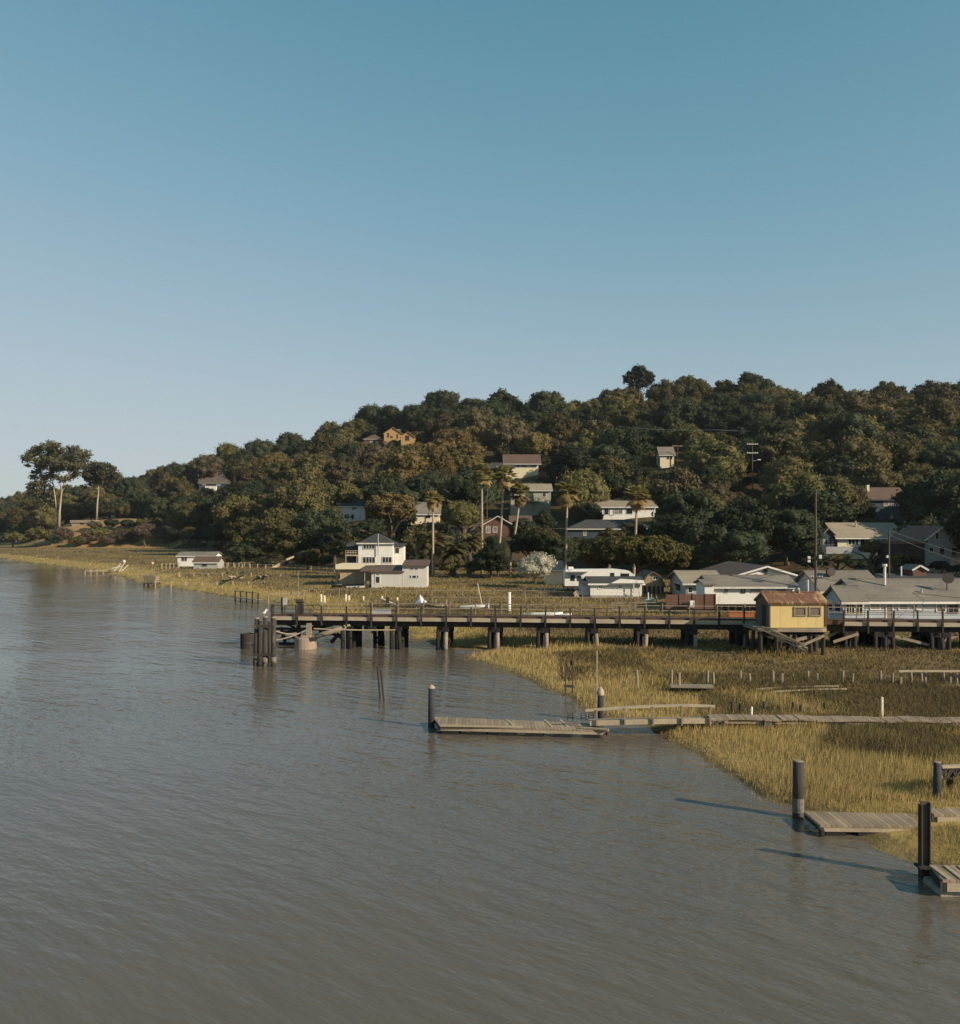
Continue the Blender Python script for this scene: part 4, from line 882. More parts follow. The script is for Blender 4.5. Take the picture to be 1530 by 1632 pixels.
def spot_tree(kind, label, px, row_c, rpx, Y, sq=1.0, name='oak_tree', cat='tree', zoff=None, group=None, hide=.85):
    """a tree whose crown is centred on (px,row_c) with radius rpx, standing on the ground there"""
    X = (px - CX) / F * Y; z = h1(X, Y); s = Y / F; base = {'shrub': 2.2, 'dry': 3.0}.get(kind, 5.0)
    sc = rpx * s / base; cz = CH - (row_c - HY) * s
    hc = (cz - z + .3) / (sc * sq)
    lst = PROTO[kind]; cr = lst[rng.integers(len(lst))]
    t = tree(name, label, cat, cr, (X, Y, z - .3), sc, rng.uniform(0, 6.28), hc, None, group, sq)
    if kind not in ('shrub', 'dry') or hc > 3:
        tk = link('trunk', PROTO['trunk'][rng.integers(4)], t); k = hc / 5.4; tk.scale = (k, k, k)
    if hide: cover(px, row_c, rpx * hide, rpx * .8 * hide * sq)
    return t
# flowering bush
bs = thing('blossoming_bush', 'round bush covered in pale cream blossom left of the white trailer', 'bush', W(853, 926, 122))
link('crown', crown_mesh('crown', M['blossom'], 2.95, .62, 24, 6500, .10, core=.72, rough=1.0, low=-.1), bs, (0, 0, 1.55))
tk = link('trunk', PROTO['trunk'][0], bs); tk.scale = (.35, .35, .3)
cover(853, 908, 26, 16)
# bigger trees one can tell apart in the photo: (kind, label, x, row, radius px, distance, squash)
for a in [('olive', 'broad brownish oak with pale bare limbs spreading over the slope left of the tan boathouse', 458, 860, 50, 196, .82),
          ('dark', 'dark oak at the marsh edge between the far left sheds and the broad oak', 395, 880, 30, 218, .8),
          ('gold', 'sunlit domed oak between the blue roofed house and the first palm', 625, 812, 46, 183, .8),
          ('olive', 'bright rounded tree in front of the dark hipped house right of the tallest palm', 972, 856, 24, 141, .85),
          ('dark', 'dark rounded oak under the leaning palms and left of the tallest palm', 845, 866, 36, 150, .85),
          ('dark', 'dark low oak left of the blossoming bush below the leaning palms', 782, 896, 34, 146, .8),
          ('dark', 'dark oak squeezed between the blossoming bush and the umbrella pine', 893, 880, 30, 150, .95),
          ('dark', 'large dark oak with forked trunk above the brown hall roof', 1255, 850, 56, 150, .85),
          ('dark', 'tall dark tree right of the umbrella pine above the tan roofed wing', 1130, 872, 46, 146, 1.0),
          ('olive', 'bright olive tree between the umbrella pine and the crossarm pole', 1122, 810, 40, 172, .85),
          ('dark', 'very dark oak over the roof of the white hall', 1185, 872, 40, 142, .8),
          ('brown', 'brownish oak behind the tall roadside pole left of the pale yellow house', 1318, 800, 50, 180, .95),
          ('dark', 'dark crowded oak between the dark blue house and the pale yellow house', 1372, 818, 24, 178, .9),
          ('dark', 'deep green oak at the right edge above the grey gabled house', 1500, 800, 44, 170, .9),
          ('olive', 'loose green tree standing in front of the pale yellow house', 1391, 873, 21, 126, .95),
          ('olive', 'round olive tree just right of the short pole below the pale yellow house', 1437, 896, 17, 116, .9),
          ('olive', 'olive oak on the bank between the leftmost and the straight fan palm', 735, 822, 30, 176, .9),
          ('dark', 'dark oak on the bank directly under the wide brown roofed house', 742, 786, 28, 190, .9),
          ('dark', 'dark tree under the date palms behind the white house', 655, 895, 22, 160, .9),
          ('dark', 'shadowed tree behind the balcony of the white two storey house', 535, 868, 26, 172, .9),
          ('olive', 'small olive tree below the shadowed bank left of the white house balcony', 490, 890, 22, 178, .8)]:
    spot_tree(*a)
for a in [('shrub', 'leafy hedge shrub against the deck wall of the pale yellow house', 1335, 892, 17, 124, .8), ('shrub', 'leafy hedge shrub between the grey house roof and the yellow house deck', 1362, 900, 17, 118, .8),
          ('shrub', 'dark hedge shrub left of the tall roadside pole', 1296, 896, 15, 120, .9), ('shrub', 'dark green shrub behind the roof of the grey shingled house', 1410, 906, 14, 113, .8),
          ('shrub', 'dark shrub at the foot of the date palms', 716, 905, 15, 148, .8), ('shrub', 'low shrub beneath the date palm nearest the marsh', 755, 905, 16, 146, .8), ('shrub', 'dark shrub behind the white storage shed', 885, 890, 14, 142, .8),
          ('shrub', 'low dark shrub at the marsh edge behind the far left walkway', 372, 893, 13, 196, .8), ('shrub', 'dark shrub on the bank behind the marsh railing left of the broad oak', 420, 897, 13, 190, .7)]:
    spot_tree(*a, name='shrub', cat='shrub')
for px_, Y_, sc_, lb in ((1610, 116, 1.5, 'big unseen dark oak added outside the right edge to shade the grey gabled house'), (1690, 110, 1.7, 'big unseen dark oak added for shade outside the right edge behind the long pale house'), (1500, 158, 1.5, 'broad dark oak directly behind the grey gabled house')):
    X_ = (px_ - CX) / F * Y_; tree('oak_tree', lb, 'tree', PROTO['dark'][2], (X_, Y_, h1(X_, Y_) - .3), sc_, 1.0, 5.4, PROTO['trunk'][1])  # first two oaks are unseen, added to shade the right-hand houses
for a in [('shrub', 'leafy shrub against the dark garage wall', 1452, 893, 15, 113, .9), ('shrub', 'leafy shrub hiding the foot of the grey gabled house', 1496, 903, 15, 114, .8), ('shrub', 'small shrub below the deck of the grey gabled house', 1520, 907, 13, 112, .8)]:
    spot_tree(*a, name='shrub', cat='shrub')
Yo = solveY(626, 706)
for a in [('dark', 'dark oak on the crest directly behind the brown timber house', 590, 690, 15, Yo + 22, .9), ('dark', 'dark oak on the crest behind the smaller ochre gable', 652, 681, 17, Yo + 20, .9), ('olive', 'olive oak on the crest behind the larger ochre gable', 622, 678, 13, Yo + 26, .9)]:
    spot_tree(*a, hide=0)
t = spot_tree('shrub', 'reddish leaved shrub at the right end of the pale yellow house', 1428, 846, 14, 160, .9, 'red_shrub', 'shrub')
t.children[0].data = t.children[0].data.copy(); t.children[0].data.materials[0] = M['reddish']
# grey dry shrubs and dark trees along the foot of the knoll
k = 0
for px, row, rp, kind in [(62, 852, 20, 'shrub'), (84, 858, 15, 'shrub'), (100, 852, 17, 'dry'), (122, 862, 14, 'shrub'), (140, 858, 17, 'dry'), (160, 852, 18, 'shrub'), (172, 862, 14, 'dry'), (192, 856, 18, 'dry'), (212, 850, 14, 'shrub'), (232, 848, 19, 'dry'), (250, 853, 19, 'dry'), (214, 866, 10, 'dry'),
                          (150, 838, 12, 'dry'), (205, 836, 13, 'shrub'), (228, 834, 14, 'shrub'), (250, 836, 13, 'dry'), (268, 857, 14, 'shrub'), (285, 860, 16, 'dry'), (40, 858, 15, 'shrub'), (300, 862, 13, 'shrub'), (20, 856, 14, 'shrub'), (180, 834, 13, 'shrub')]:
    Y = 391 + (k % 3) * 3 if row > 840 else 405
    nm = {'shrub': 'green shrub', 'dry': 'grey brown leafless shrub'}[kind]; k += 1
    spot_tree(kind, '%s at the foot of the dry knoll, %s shrub from the left' % (nm, ORD(sorted([62, 84, 100, 122, 140, 160, 172, 192, 212, 232, 250, 214, 268, 285, 40, 300, 20, 180, 150, 205, 228, 251]).index(px if px != 250 or row > 840 else 251))), px, row, rp, Y, .85, 'dry_shrub' if kind == 'dry' else 'shrub', 'shrub', group='shrubs along the foot of the knoll', hide=0)
# ---- palms
def fan_palm(label, top, base, Y, rp, skirt=1.0):
    s = Y / F; loc = W(base[0], base[1], Y); root = thing('fan_palm', label, 'palm', loc, 0, 'tall fan palms')
    zg = h1(loc.x, loc.y) - .3
    tx, tz = (top[0] - base[0]) * s, (base[1] - top[1]) * s
    mb = MB(); n = 9; P_ = []
    for i in range(n + 1): q = i / n; P_.append((tx * (q + .10 * math.sin(math.pi * q)), 0, tz * q))
    P_ = [(0, 0, min(-.1, zg - loc.z))] + P_
    mb.tube(P_, [.28] + [.22 - .07 * i / n for i in range(n + 1)], 8); mb.build('trunk', M['palm_bark'], root, smooth=True)
    c = np.array([tx, 0, tz]); rr = rp * s
    def fans(k, elo, ehi, rl, droop):
        V = []
        for i in range(k):
            a = rng.uniform(0, 2 * math.pi); e = rng.uniform(elo, ehi); L_ = 1.35 * rr * rng.uniform(*rl)
            d = np.array([math.cos(a) * math.cos(e), math.sin(a) * math.cos(e), math.sin(e)]); side = np.array([-math.sin(a), math.cos(a), 0]); up = np.cross(d, side) * -1
            hub = c + d * L_ * .5
            V.append([c - side * .03, c + side * .03, hub + side * .03, hub - side * .03])
            for j in range(11):
                b = (j - 5) / 5 * 1.25; dj = d * math.cos(b) + side * math.sin(b); l = L_ * .55 * (1 - .25 * abs(b)); tip = hub + dj * l + np.array([0, 0, -droop * l]); w_ = np.cross(dj, up) * l * .20
                m = hub + dj * l * .5
                V.append([hub, m - w_, tip, m + w_])
        return np.array(V).reshape(-1, 3)
    link('crown', np_mesh('crown', fans(46, -.25, 1.35, (.75, 1.1), .25), 4, M['frond_fan']), root)
    link('dead_fronds', np_mesh('dead_fronds', fans(int(34 * skirt), -1.35, -.35, (.6, .95), .35), 4, M['frond_dead']), root)
    return root
fan_palm('leftmost fan palm, straight trunk rising in front of a date palm left of the others', (690, 796), (690, 906), 150, 14, 1.3)
fan_palm('straight fan palm left of the two leaning palms, thin trunk down to the brown cottage', (768, 757), (768, 862), 160, 17, .7)
fan_palm('leaning fan palm with the longer trunk, middle of the three close palms', (803, 760), (794, 892), 152, 17, .7)
fan_palm('leaning fan palm, right one of the three close palms before the sage house', (829, 787), (813, 890), 151, 16, .9)
fan_palm('tallest lone fan palm with golden dead skirt and trunk ending behind the trailer', (904, 785), (901, 915), 143, 19, 1.5)
fan_palm('fan palm rising above the umbrella pine, rightmost of the fan palms', (1015, 792), (1010, 918), 138, 18, 1.2)
def date_palm(label, px, row, rp, rowb, Y):
    s = Y / F; loc = W(px, rowb, Y); root = thing('date_palm', label, 'palm', loc, 0, 'low date palms')
    zg = h1(loc.x, loc.y) - .3; ht = (rowb - row) * s
    MB().tube([(0, 0, min(-.1, zg - loc.z)), (0, 0, ht * .5), (0, 0, ht)], [.55, .45, .5], 10).build('trunk', M['bark'], root)
    V = []
    for i in range(60):
        a = i * 2.4 + rng.uniform(-.2, .2); e0 = rng.uniform(-.15, 1.35); L_ = rp * s * rng.uniform(.85, 1.15)
        p = np.array([0, 0, ht]); e = e0; n = 9
        for j in range(n):
            d = np.array([math.cos(a) * math.cos(e), math.sin(a) * math.cos(e), math.sin(e)]); q = p + d * L_ / n; side = np.array([-math.sin(a), math.cos(a), 0])
            wl = L_ * .17 * math.sin(math.pi * min(1, (j + 1.2) / (n + .8))) ** .6
            V.append([p - side * .03, p + side * .03, q + side * .02, q - side * .02])
            for sg in (-1, 1):
                for f in (0, .5):
                    b = p + (q - p) * f; t = b + side * sg * wl + d * wl * .6 + np.array([0, 0, -.35 * wl]); V.append([b, b + d * L_ * .06, t + d * L_ * .02, t - d * L_ * .02])
            p = q; e -= .17 * (.5 + j * .16)
    link('crown', np_mesh('crown', np.array(V).reshape(-1, 3), 4, M['frond']), root)
    return root
date_palm('feathery date palm behind the leftmost fan palm trunk', 688, 868, 34, 912, 153)
date_palm('feathery date palm between two others, lowest of the three near the marsh', 722, 884, 32, 914, 149)
date_palm('feathery date palm right of the other two under the brown cottage', 748, 868, 30, 912, 158)
for q in ((690, 870, 26, 26), (722, 882, 22, 22), (748, 868, 22, 22)): cover(*q)
build_woods()
for i, (px, rp, kind) in enumerate([(305, 12, 'dry'), (322, 11, 'shrub'), (352, 13, 'shrub'), (384, 14, 'shrub'), (408, 11, 'dry'), (436, 14, 'shrub'), (468, 12, 'dry'), (506, 13, 'shrub'), (524, 11, 'shrub'), (700, 11, 'shrub'), (735, 12, 'shrub'), (770, 12, 'shrub'), (806, 14, 'shrub'), (826, 12, 'shrub'), (1070, 12, 'shrub'), (1090, 13, 'shrub')]):
    Y = float(yb_at(px)) + 1.5; row = HY - (h1((px - CX) / F * Y, Y) + rp * .75 * Y / F - CH) / Y * F
    spot_tree(kind, '%s where the marsh meets the hill foot, %s from the left' % ('grey brown leafless shrub' if kind == 'dry' else 'green rounded shrub', ORD(i)), px, row, rp, Y, .85, 'dry_shrub' if kind == 'dry' else 'shrub', 'shrub', group='shrubs where the marsh meets the hill', hide=0)
# distant woods past the left end of the hill
for i, (px, row, rp, Y) in enumerate([(-10, 822, 22, 600), (12, 818, 20, 590), (30, 812, 20, 610), (48, 806, 20, 600), (5, 838, 20, 560), (28, 835, 20, 555), (110, 800, 20, 500), (128, 796, 20, 505), (190, 785, 24, 500), (176, 800, 20, 480), (212, 778, 24, 500), (225, 800, 24, 470), (202, 815, 22, 462), (246, 816, 22, 458), (108, 815, 15, 470), (132, 812, 14, 468)]):
    spot_tree('dark' if i % 3 else 'olive', '%s tree in the far wood left of the hill, %s from the left' % ('dark' if i % 3 else 'olive', ORD(sorted([-10, 12, 30, 48, 5, 28, 110, 128, 190, 176, 212, 225, 202, 246, 108, 132]).index(px))), px, row, rp, Y, .9, group='distant trees at the left end', hide=0)
# ------------------------------------------------------------------ the timber pier
ZD = 2.35                                            # top of its deck
A = W(432, 983, (CH - ZD) * F / (983 - HY)); B = W(1700, 995.5, (CH - ZD) * F / (995.5 - HY)); A.z = B.z = 0
DV = (B - A); LP = DV.length; DV.normalize(); PRZ = math.atan2(DV.y, DV.x)
def PT(px, off=0.0):                                 # position along the pier of a column of the photo (for a line 'off' metres behind its face)
    n = Vector((-DV.y, DV.x, 0)); a = A + n * off; u = (px - CX) / F
    return (u * a.y - a.x) / (DV.x - u * DV.y)
pier = thing('pier', 'long dark timber pier with pale stringer and thin railings crossing marsh and river', 'pier', A, PRZ)
MB().box(0, LP, 0, 3.3, ZD - .16, ZD).build('deck', M['pier_deck'], pier)
MB().box(.2, LP, -.02, .2, ZD + .003, ZD + .20).build('kerb', M['pier_deck'], pier)
for y in (.35, 1.6, 2.75): MB().box(.3, LP, y, y + .3, ZD - .66, ZD - .163).build('girder', M['tar'], pier)
pxs = [433] + [473 + 39.6 * k for k in range(31)]
for i, px in enumerate(pxs):
    t = PT(px, -.2); jt = random.uniform(-.05, .05)
    if 1205 < px < 1318: continue
    hb = MB(); hb.beam((t, -.22, ZD - .65 + random.uniform(-.1, .1)), (t + jt, -.22 + random.uniform(-.06, .02), ZD + .95 + random.uniform(-.1, .12)), .11, .11); hb.build('rail_post', M['tar'], pier)
    if i < len(pxs) - 1:
        t2 = PT(pxs[i + 1], -.2)
        if t2 - t < 2.6: MB().box(t + .09, t2 - .09, -.15, -.025, ZD - .22 + random.uniform(-.012, .012), ZD + .055 + random.uniform(-.012, .012)).build('stringer', M['fascia'], pier)
for z, y in ((.32, -.16), (.60, -.16), (.88, -.16)):
    n = 60; MB().tube([(LP * k / n, y, ZD + z + .02 * math.sin(k * 1.1)) for k in range(n + 1)], .014, 4).build('rail_cable', M['tar'], pier)
for k in range(27):
    t = 1 + k * 2.05
    MB().beam((t, 3.2, ZD), (t + random.uniform(-.04, .04), 3.2, ZD + random.uniform(.85, 1.05)), .07).build('rail_post', M['wood'], pier)
MB().beam((3, 3.25, ZD + .82), (LP, 3.25, ZD + .82), .05, .06).build('back_rail', M['wood'], pier)
MB().beam((3, 3.25, ZD + .45), (LP, 3.25, ZD + .45), .04, .06).build('back_rail', M['wood'], pier)
def bent(px, piles=(-.05, 1.1, 2.2, 3.3), pale=True, zb=-1.2, extra=False):
    t = PT(px, 0)
    b = MB().box(t - .72, t + .16, -.02, 3.6, ZD - 1.0, ZD - .664).build('bent_cap', M['creosote'], pier)
    for i, y in enumerate(piles):
        sl = random.uniform(-.06, .06)
        first = i == 0 and pale
        pl = MB().tube([(t + sl * 2, y, zb), (t + sl, y, .5), (t, y, ZD - 1.003)], [.17, .16, .15], 9).build('pile', M['wood'] if first else M['creosote'], b, smooth=True)
        if first or (i % 2 == 0): MB().tube([(t - .62 + sl, y + .15, zb), (t - .60, y + .15, ZD - .664)], [.17, .15], 8).build('pile', M['creosote'], b, smooth=True)
        MB().tube([(t - .30 + sl, y + .4, zb), (t - .28, y + .4, ZD - 1.003)], [.16, .14], 8).build('pile', M['creosote'], b, smooth=True)
        if first: MB().tube([(t + sl * 1.7, y, -.05), (t + sl * 1.3, y, .38)], [.178, .172], 9).build('barnacle_crust', M['barnacle'], b, smooth=True)
    for y0, y1 in ((.2, 3.2), (3.2, .2)): MB().beam((t + (.17 if y0 < 1 else -.17), y0, .25), (t + (.17 if y0 < 1 else -.17), y1, ZD - 1.05), .05, .16).build('cross_brace', M['creosote'], b)
for i, px in enumerate([558, 636, 711, 793, 871, 950, 1030, 1108, 1188]): bent(px, pale=px > 640)
for px in (1240, 1300): bent(px, pale=False, piles=(-.05, .8, 1.6, 2.4, 3.2))
for px in (1362, 1410, 1422, 1500, 1512, 1580, 1650): bent(px, pale=False, piles=(-.05, .9, 1.8, 2.7, 3.4))
bent(1050 - 455, pale=False, piles=(3.1,))
def tim(name, p, q, w, h, m, parent=None, label=None, cat=None, group=None):
    o = MB().beam(p, q, w, h).build(name, m, parent)
    if label: tag(o, label, cat, group)
    return o
iv_ = Matrix.Rotation(-PRZ, 4, 'Z')
def PL(x, y, Y): return iv_ @ (W(x, y, Y) - A)       # photo point in the pier's own coordinates
for (a, b, Yb_) in [((1328, 1023), (1368, 1010), 65), ((1426, 1014), (1481, 1028), 65), ((1481, 1028), (1525, 1013), 65), ((1440, 1020), (1478, 1012), 67.5), ((1320, 1014), (1345, 1002), 66)]:
    tim('raking_brace', PL(*a, Yb_), PL(*b, Yb_ - .1), .12, .2, M['wood'], pier)
# broken river end of the pier: framing seen below and left of the deck
for (a, b, w_, m_) in [((440, 1010), (530, 996), .2, 'tar'), ((448, 1000), (455, 1025), .2, 'tar'), ((475, 985), (477, 1024), .28, 'tar'), ((500, 996), (548, 1018), .22, 'tar'), ((440, 1002), (560, 1003), .2, 'tar'), ((511, 988), (511, 1010), .3, 'tar'), ((528, 1024), (540, 1010), .22, 'tar'),
                       ((446, 990), (470, 1000), .16, 'tar'), ((485, 993), (560, 994), .16, 'pile'), ((546, 1027), (543, 1010), .14, 'tar'), ((440, 1026), (474, 1026), .25, 'tar'), ((438, 1016), (470, 1017), .22, 'pile')]:
    tim('broken_framing', PL(*a, 70.2), PL(*b, 70.6), w_, w_, M[m_], pier)
sd_ = thing('mooring_dolphin', 'cluster of three tall weathered pilings strapped together standing in the river before the pier end', 'dolphin', G(422, 1062))
o0 = sd_.location
for i, (px, row, top) in enumerate([(407.5, 1061, 986), (422, 1062, 984), (436, 1062, 985)]):
    b = G(px, row) - o0; Y = b.y + o0.y; t = W(px + (2 - i) * 1.0, top, Y) - o0
    p = MB().tube([(b.x, b.y, -1.5), (b.x, b.y, .3), tuple(t)], [.19, .18, .15], 12).build('piling', M['pile'], sd_, smooth=True)
    MB().tube([(b.x, b.y, .22), (b.x * .99, b.y, .62)], [.196, .19], 12).build('barnacle_crust', M['barnacle'], p, smooth=True)
    MB().tube([(t.x, t.y, t.z + .003), (t.x, t.y, t.z + .07)], [.165, .12], 12).build('piling_cap', M['wood'], p)
for px, row, top in [(414, 1059, 990), (430, 1058, 991)]:
    b = G(px, row - 2) - o0; t = W(px, top, b.y + o0.y) - o0
    MB().tube([(b.x, b.y, -1.5), tuple(t)], [.19, .17], 10).build('piling', M['tar'], sd_, smooth=True)
tp = MB().box(-.78, .66, -.26, -.2, 2.55, 2.75).build('strap_timber', M['pile'], sd_); MB().box(-.75, .6, -.27, -.21, .7, .86).build('strap_timber', M['tar'], sd_)
def gull(label, x, row, Y):
    g = thing('gull', label, 'gull', W(x, row, Y))
    MB().lathe([(.001, -.16), (.05, -.13), (.085, -.02), (.075, .08), (.045, .15), (.001, .19)], n=10).build('body', M['gull'], g, smooth=True)
    b = g.children[0]; b.rotation_euler = (0, R(62), 0); b.location = (0, 0, .24)
    for v in b.data.vertices:                        # neck and head drawn out of the same skin
        if v.co.z > .14: v.co.x -= .10; v.co.z += .03
    MB().tube([(.13, 0, .30), (.145, 0, .40), (.15, 0, .43), (.16, 0, .44)], [.04, .045, .05, .03], 8).build('head', M['gull'], g, smooth=True)
    MB().tube([(.18, 0, .425), (.25, 0, .41)], [.016, .004], 5).build('beak', M['orange'], g)
    MB().prism([(-.30, -.02), (.06, -.07), (.06, .07), (-.30, .02)], 'z', .27, .30).build('wing', M['roof_grey'], g)
    for y in (-.03, .03): MB().tube([(0, y, 0), (0, y, .16)], .008, 5).build('leg', M['orange'], g)
gull('white gull with grey wings perched on top of the three pilings', 421, 983, 53.4)
tk = thing('fender_tank', 'dark cut open steel tank lying at the waterline left of the three pilings', 'tank', G(394, 1033))
MB().lathe([(.50, -.5), (.52, .9), (.52, 1.12), (.44, 1.12), (.42, .7), (.001, .7)], n=18).build('shell', M['tar'], tk); MB().lathe([(.535, .4), (.535, .48)], n=18).build('band', M['steel'], tk)
cd = thing('concrete_pier_base', 'squat round concrete footing in the water under the broken pier end', 'footing', G(487, 1033))
MB().lathe([(.86, -1), (.84, .3), (.82, .78), (.74, .86), (.001, .86)], n=22).build('drum', M['concrete'], cd, smooth=False)
MB().box(-.3, .4, -.3, .3, .863, 1.0).build('bearing_block', M['concrete'], cd); MB().box(.1, .45, -.25, .25, 1.003, 1.9).build('stub_post', M['wood'], cd)
fl = thing('fallen_log', 'pale fallen log sloping from the concrete footing up to the pier underside', 'log', W(502, 1015, 68.2))
e = W(558, 997, 69) - fl.location; MB().tube([(0, 0, 0), tuple(e * .5), tuple(e)], [.2, .19, .16], 9).build('log', M['wood'], fl, smooth=True)
for i, (a, b, sag) in enumerate([((440, 1020), (488, 1004), .12), ((440, 1006), (474, 1010), .1), ((500, 1002), (630, 1004), .05)]):
    P0, P1 = W(*a, 67.6), W(*b, 68.0)
    o = MB().tube([P0.lerp(P1, k / 8) - Vector((0, 0, sag * math.sin(math.pi * k / 8))) for k in range(9)], .045, 5).build('mooring_rope', M['wood_pale'])
    tag(o, ['slack mooring rope from the pilings up to the footing post', 'short rope under the broken pier end', 'long thin cable stretched low beneath the first pier spans'][i], 'rope')
for y in np.arange(0, 1, 1): pass
ub = thing('utility_box', 'pale grey electrical cabinet on a dark post on the pier near its river end', 'cabinet', W(451, 981, 70.6))
MB().box(-.15, -.03, 0, .12, -.2, 1.45).build('post', M['tar'], ub); MB().box(.0, .3, -.1, .12, .75, 1.4).build('cabinet', M['metal'], ub); MB().tube([(.1, .02, -.2), (.1, .02, .747)], .04, 6).build('conduit', M['metal'], ub)
wn = thing('winch_frame', 'dark rusty winch head with cables on the pier right of the electrical cabinet', 'winch', W(477, 984, 70))
MB().box(-.15, .12, -.1, .1, 0, 1.15).build('post', M['tar'], wn); MB().tube([(-.25, 0, 1.25), (.3, 0, 1.25)], .17, 10).build('drum', M['steel'], wn); MB().box(.16, .34, -.1, .1, 0, 1.05).build('post', M['pile'], wn)
for dx in (1.0, 1.7): MB().tube([(.2, 0, 1.25), (dx, .3, .45), (dx + .8, .4, .05)], .018, 4).build('cable', M['tar'], wn)
bl = thing('bollard', 'small dark bollard beside the post at the pier end', 'bollard', W(435, 982, 69.8)); MB().lathe([(.1, 0), (.09, .7), (.14, .75), (.14, .9), (.02, .95)], n=10).build('body', M['tar'], bl)
bx = thing('deck_locker', 'long pale grey locker standing on the pier deck below the leaning plank', 'locker', W(607, 982, 71.5)); MB().box(-.72, .72, 0, .6, 0, .42).build('box', M['metal'], bx); MB().box(-.76, .76, -.04, .64, .423, .49).build('lid', M['metal'], bx)
# --- yellow shed on its own platform
h = house('yellow_shed', 'small faded yellow shed with rusty gable roof standing beside the pier', 1226, 1317, 963, 947, 1000, 62.0, 3.0, 'gx', 'yellow', 'rust', cat='shed', over=.12, skirt=.02, eave_trim=False, clear=False,
          wins=[(1267, 969, 1283, 980, 'screen', 1, 'wood'), (1291, 969, 1306.5, 980, 'screen', 1, 'wood')])
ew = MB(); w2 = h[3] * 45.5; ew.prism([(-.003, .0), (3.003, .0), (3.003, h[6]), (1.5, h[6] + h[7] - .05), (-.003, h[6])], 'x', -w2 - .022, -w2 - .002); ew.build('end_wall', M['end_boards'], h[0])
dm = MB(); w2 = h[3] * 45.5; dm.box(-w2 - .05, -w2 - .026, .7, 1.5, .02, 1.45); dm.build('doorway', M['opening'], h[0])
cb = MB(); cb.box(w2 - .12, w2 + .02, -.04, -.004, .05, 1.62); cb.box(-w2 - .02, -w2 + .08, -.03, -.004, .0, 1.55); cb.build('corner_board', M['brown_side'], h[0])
rv = MB(); rv.tube([(HX(h, 1284), 1.35, h[6] + h[7] - .1), (HX(h, 1284), 1.3, h[6] + h[7] + .35)], .07).tube([(HX(h, 1284), 1.3, h[6] + h[7] + .35), (HX(h, 1280), 1.2, h[6] + h[7] + .42)], .09); rv.build('roof_vent', M['wood_pale'], h[0])
MB().tube([(HX(h, 1302), 1.7, h[6] + h[7] - .1), (HX(h, 1302), 1.7, h[6] + h[7] + 1.0)], .05).build('vent_pipe', M['white'], h[0])
pf = thing('shed_platform', 'sagging timber platform on dark piles that carries the yellow shed', 'platform', W(1262, 1001, 61.8))
MB().prism([(-2.3, .1), (-1.6, -.22), (2.0, -.25), (2.4, .1), (2.4, 3.6), (-2.3, 3.6)], 'z', -.24, -.03).build('deck', M['wood'], pf)
for x in (-2.1, -1.0, .3, 1.3, 2.2):
    for y in (.15, 1.7, 3.2): MB().tube([(x + random.uniform(-.1, .1), y, -3.2), (x, y, -.243)], [.15, .13], 8).build('pile', M['tar'], pf)
for y in (.3, 3.0): MB().box(-2.2, 2.35, y, y + .2, -.5, -.244).build('beam', M['tar'], pf)
tim('brace', (-2.0, .2, -.4), (.9, .1, -1.5), .1, .18, M['tar'], pf); tim('brace', (2.2, .0, -.5), (.4, .0, -1.3), .1, .18, M['wood'], pf)
rp = thing('collapsed_ramp', 'collapsed grey plank ramp slumping from the yellow shed platform into the grass', 'ramp', W(1205, 1001, 61.2))
for i, (a, b) in enumerate([((1200, 998), (1262, 1022)), ((1206, 1000), (1282, 1036)), ((1215, 999), (1287, 1033)), ((1222, 1000), (1285, 1029)), ((1202, 999), (1240, 1003))]):
    tim('plank', W(*a, 61.2 - i * .1) - rp.location, W(*b, 60.4 - i * .1) - rp.location, .16, .07, M['wood_pale' if i in (1, 2) else 'wood'], rp)
tim('fallen_beam', W(1268, 1020, 61.5) - rp.location, W(1285, 1016, 61.5) - rp.location, .25, .2, M['wood'], rp)
tim('stair_post', W(1262, 1018, 61) - rp.location, W(1266, 1036, 61) - rp.location, .1, .1, M['tar'], rp)
# ------------------------------------------------------------------ floats, gangway, walkway
def piling(label, px, row, top, d, mat_, cap=None, crust=False, name='dock_piling', w_=None):
    p = G(px, row); r = thing(name, label, 'piling', p); Y = p.y; ht = (row - top) * Y / F; rr = d / 2
    P_ = [(0, 0, -1.6), (0, 0, ht * .4), (.01, 0, ht)]
    MB().tube(P_, [rr * 1.05, rr, rr * .97], 16).build('shaft', mat_, r, smooth=True)
    if cap == 'cone': MB().lathe([(rr * 1.12, ht + .002), (rr * 1.12, ht + .05), (rr * .7, ht + .12), (.02, ht + .17)], n=16).build('cap', M['wood_pale'], r)
    if cap == 'pointed': MB().lathe([(rr * 1.15, ht - .1), (rr * 1.15, ht + .03), (rr * .9, ht + .14), (.02, ht + .28)], n=16).build('cap', M['wood_pale'], r)
    if cap == 'flat': MB().lathe([(rr * .96, ht + .001), (rr * .8, ht + .025), (.01, ht + .03)], n=14).build('end_grain', M['wood'], r)
    if crust: MB().lathe([(rr * 1.07, .18), (rr * 1.08, .4), (rr * 1.04, .62)], n=16).build('barnacle_crust', M['barnacle'], r)
    return r
piling('dark capped piling at the outer left corner of the long float', 687.5, 1159, 1097, .30, M['pile_dark'], 'cone')
piling('dark piling with pale pointed cap behind the gangway', 957, 1149, 1104, .30, M['pile_dark'], 'pointed')
piling('thick split old piling with pale crust at the end of the middle float', 1272, 1303, 1213, .34, M['pile'], 'flat', True)
piling('black piling behind the small raised float at the right edge', 1493.5, 1288, 1215, .25, M['pile_dark'], 'flat')
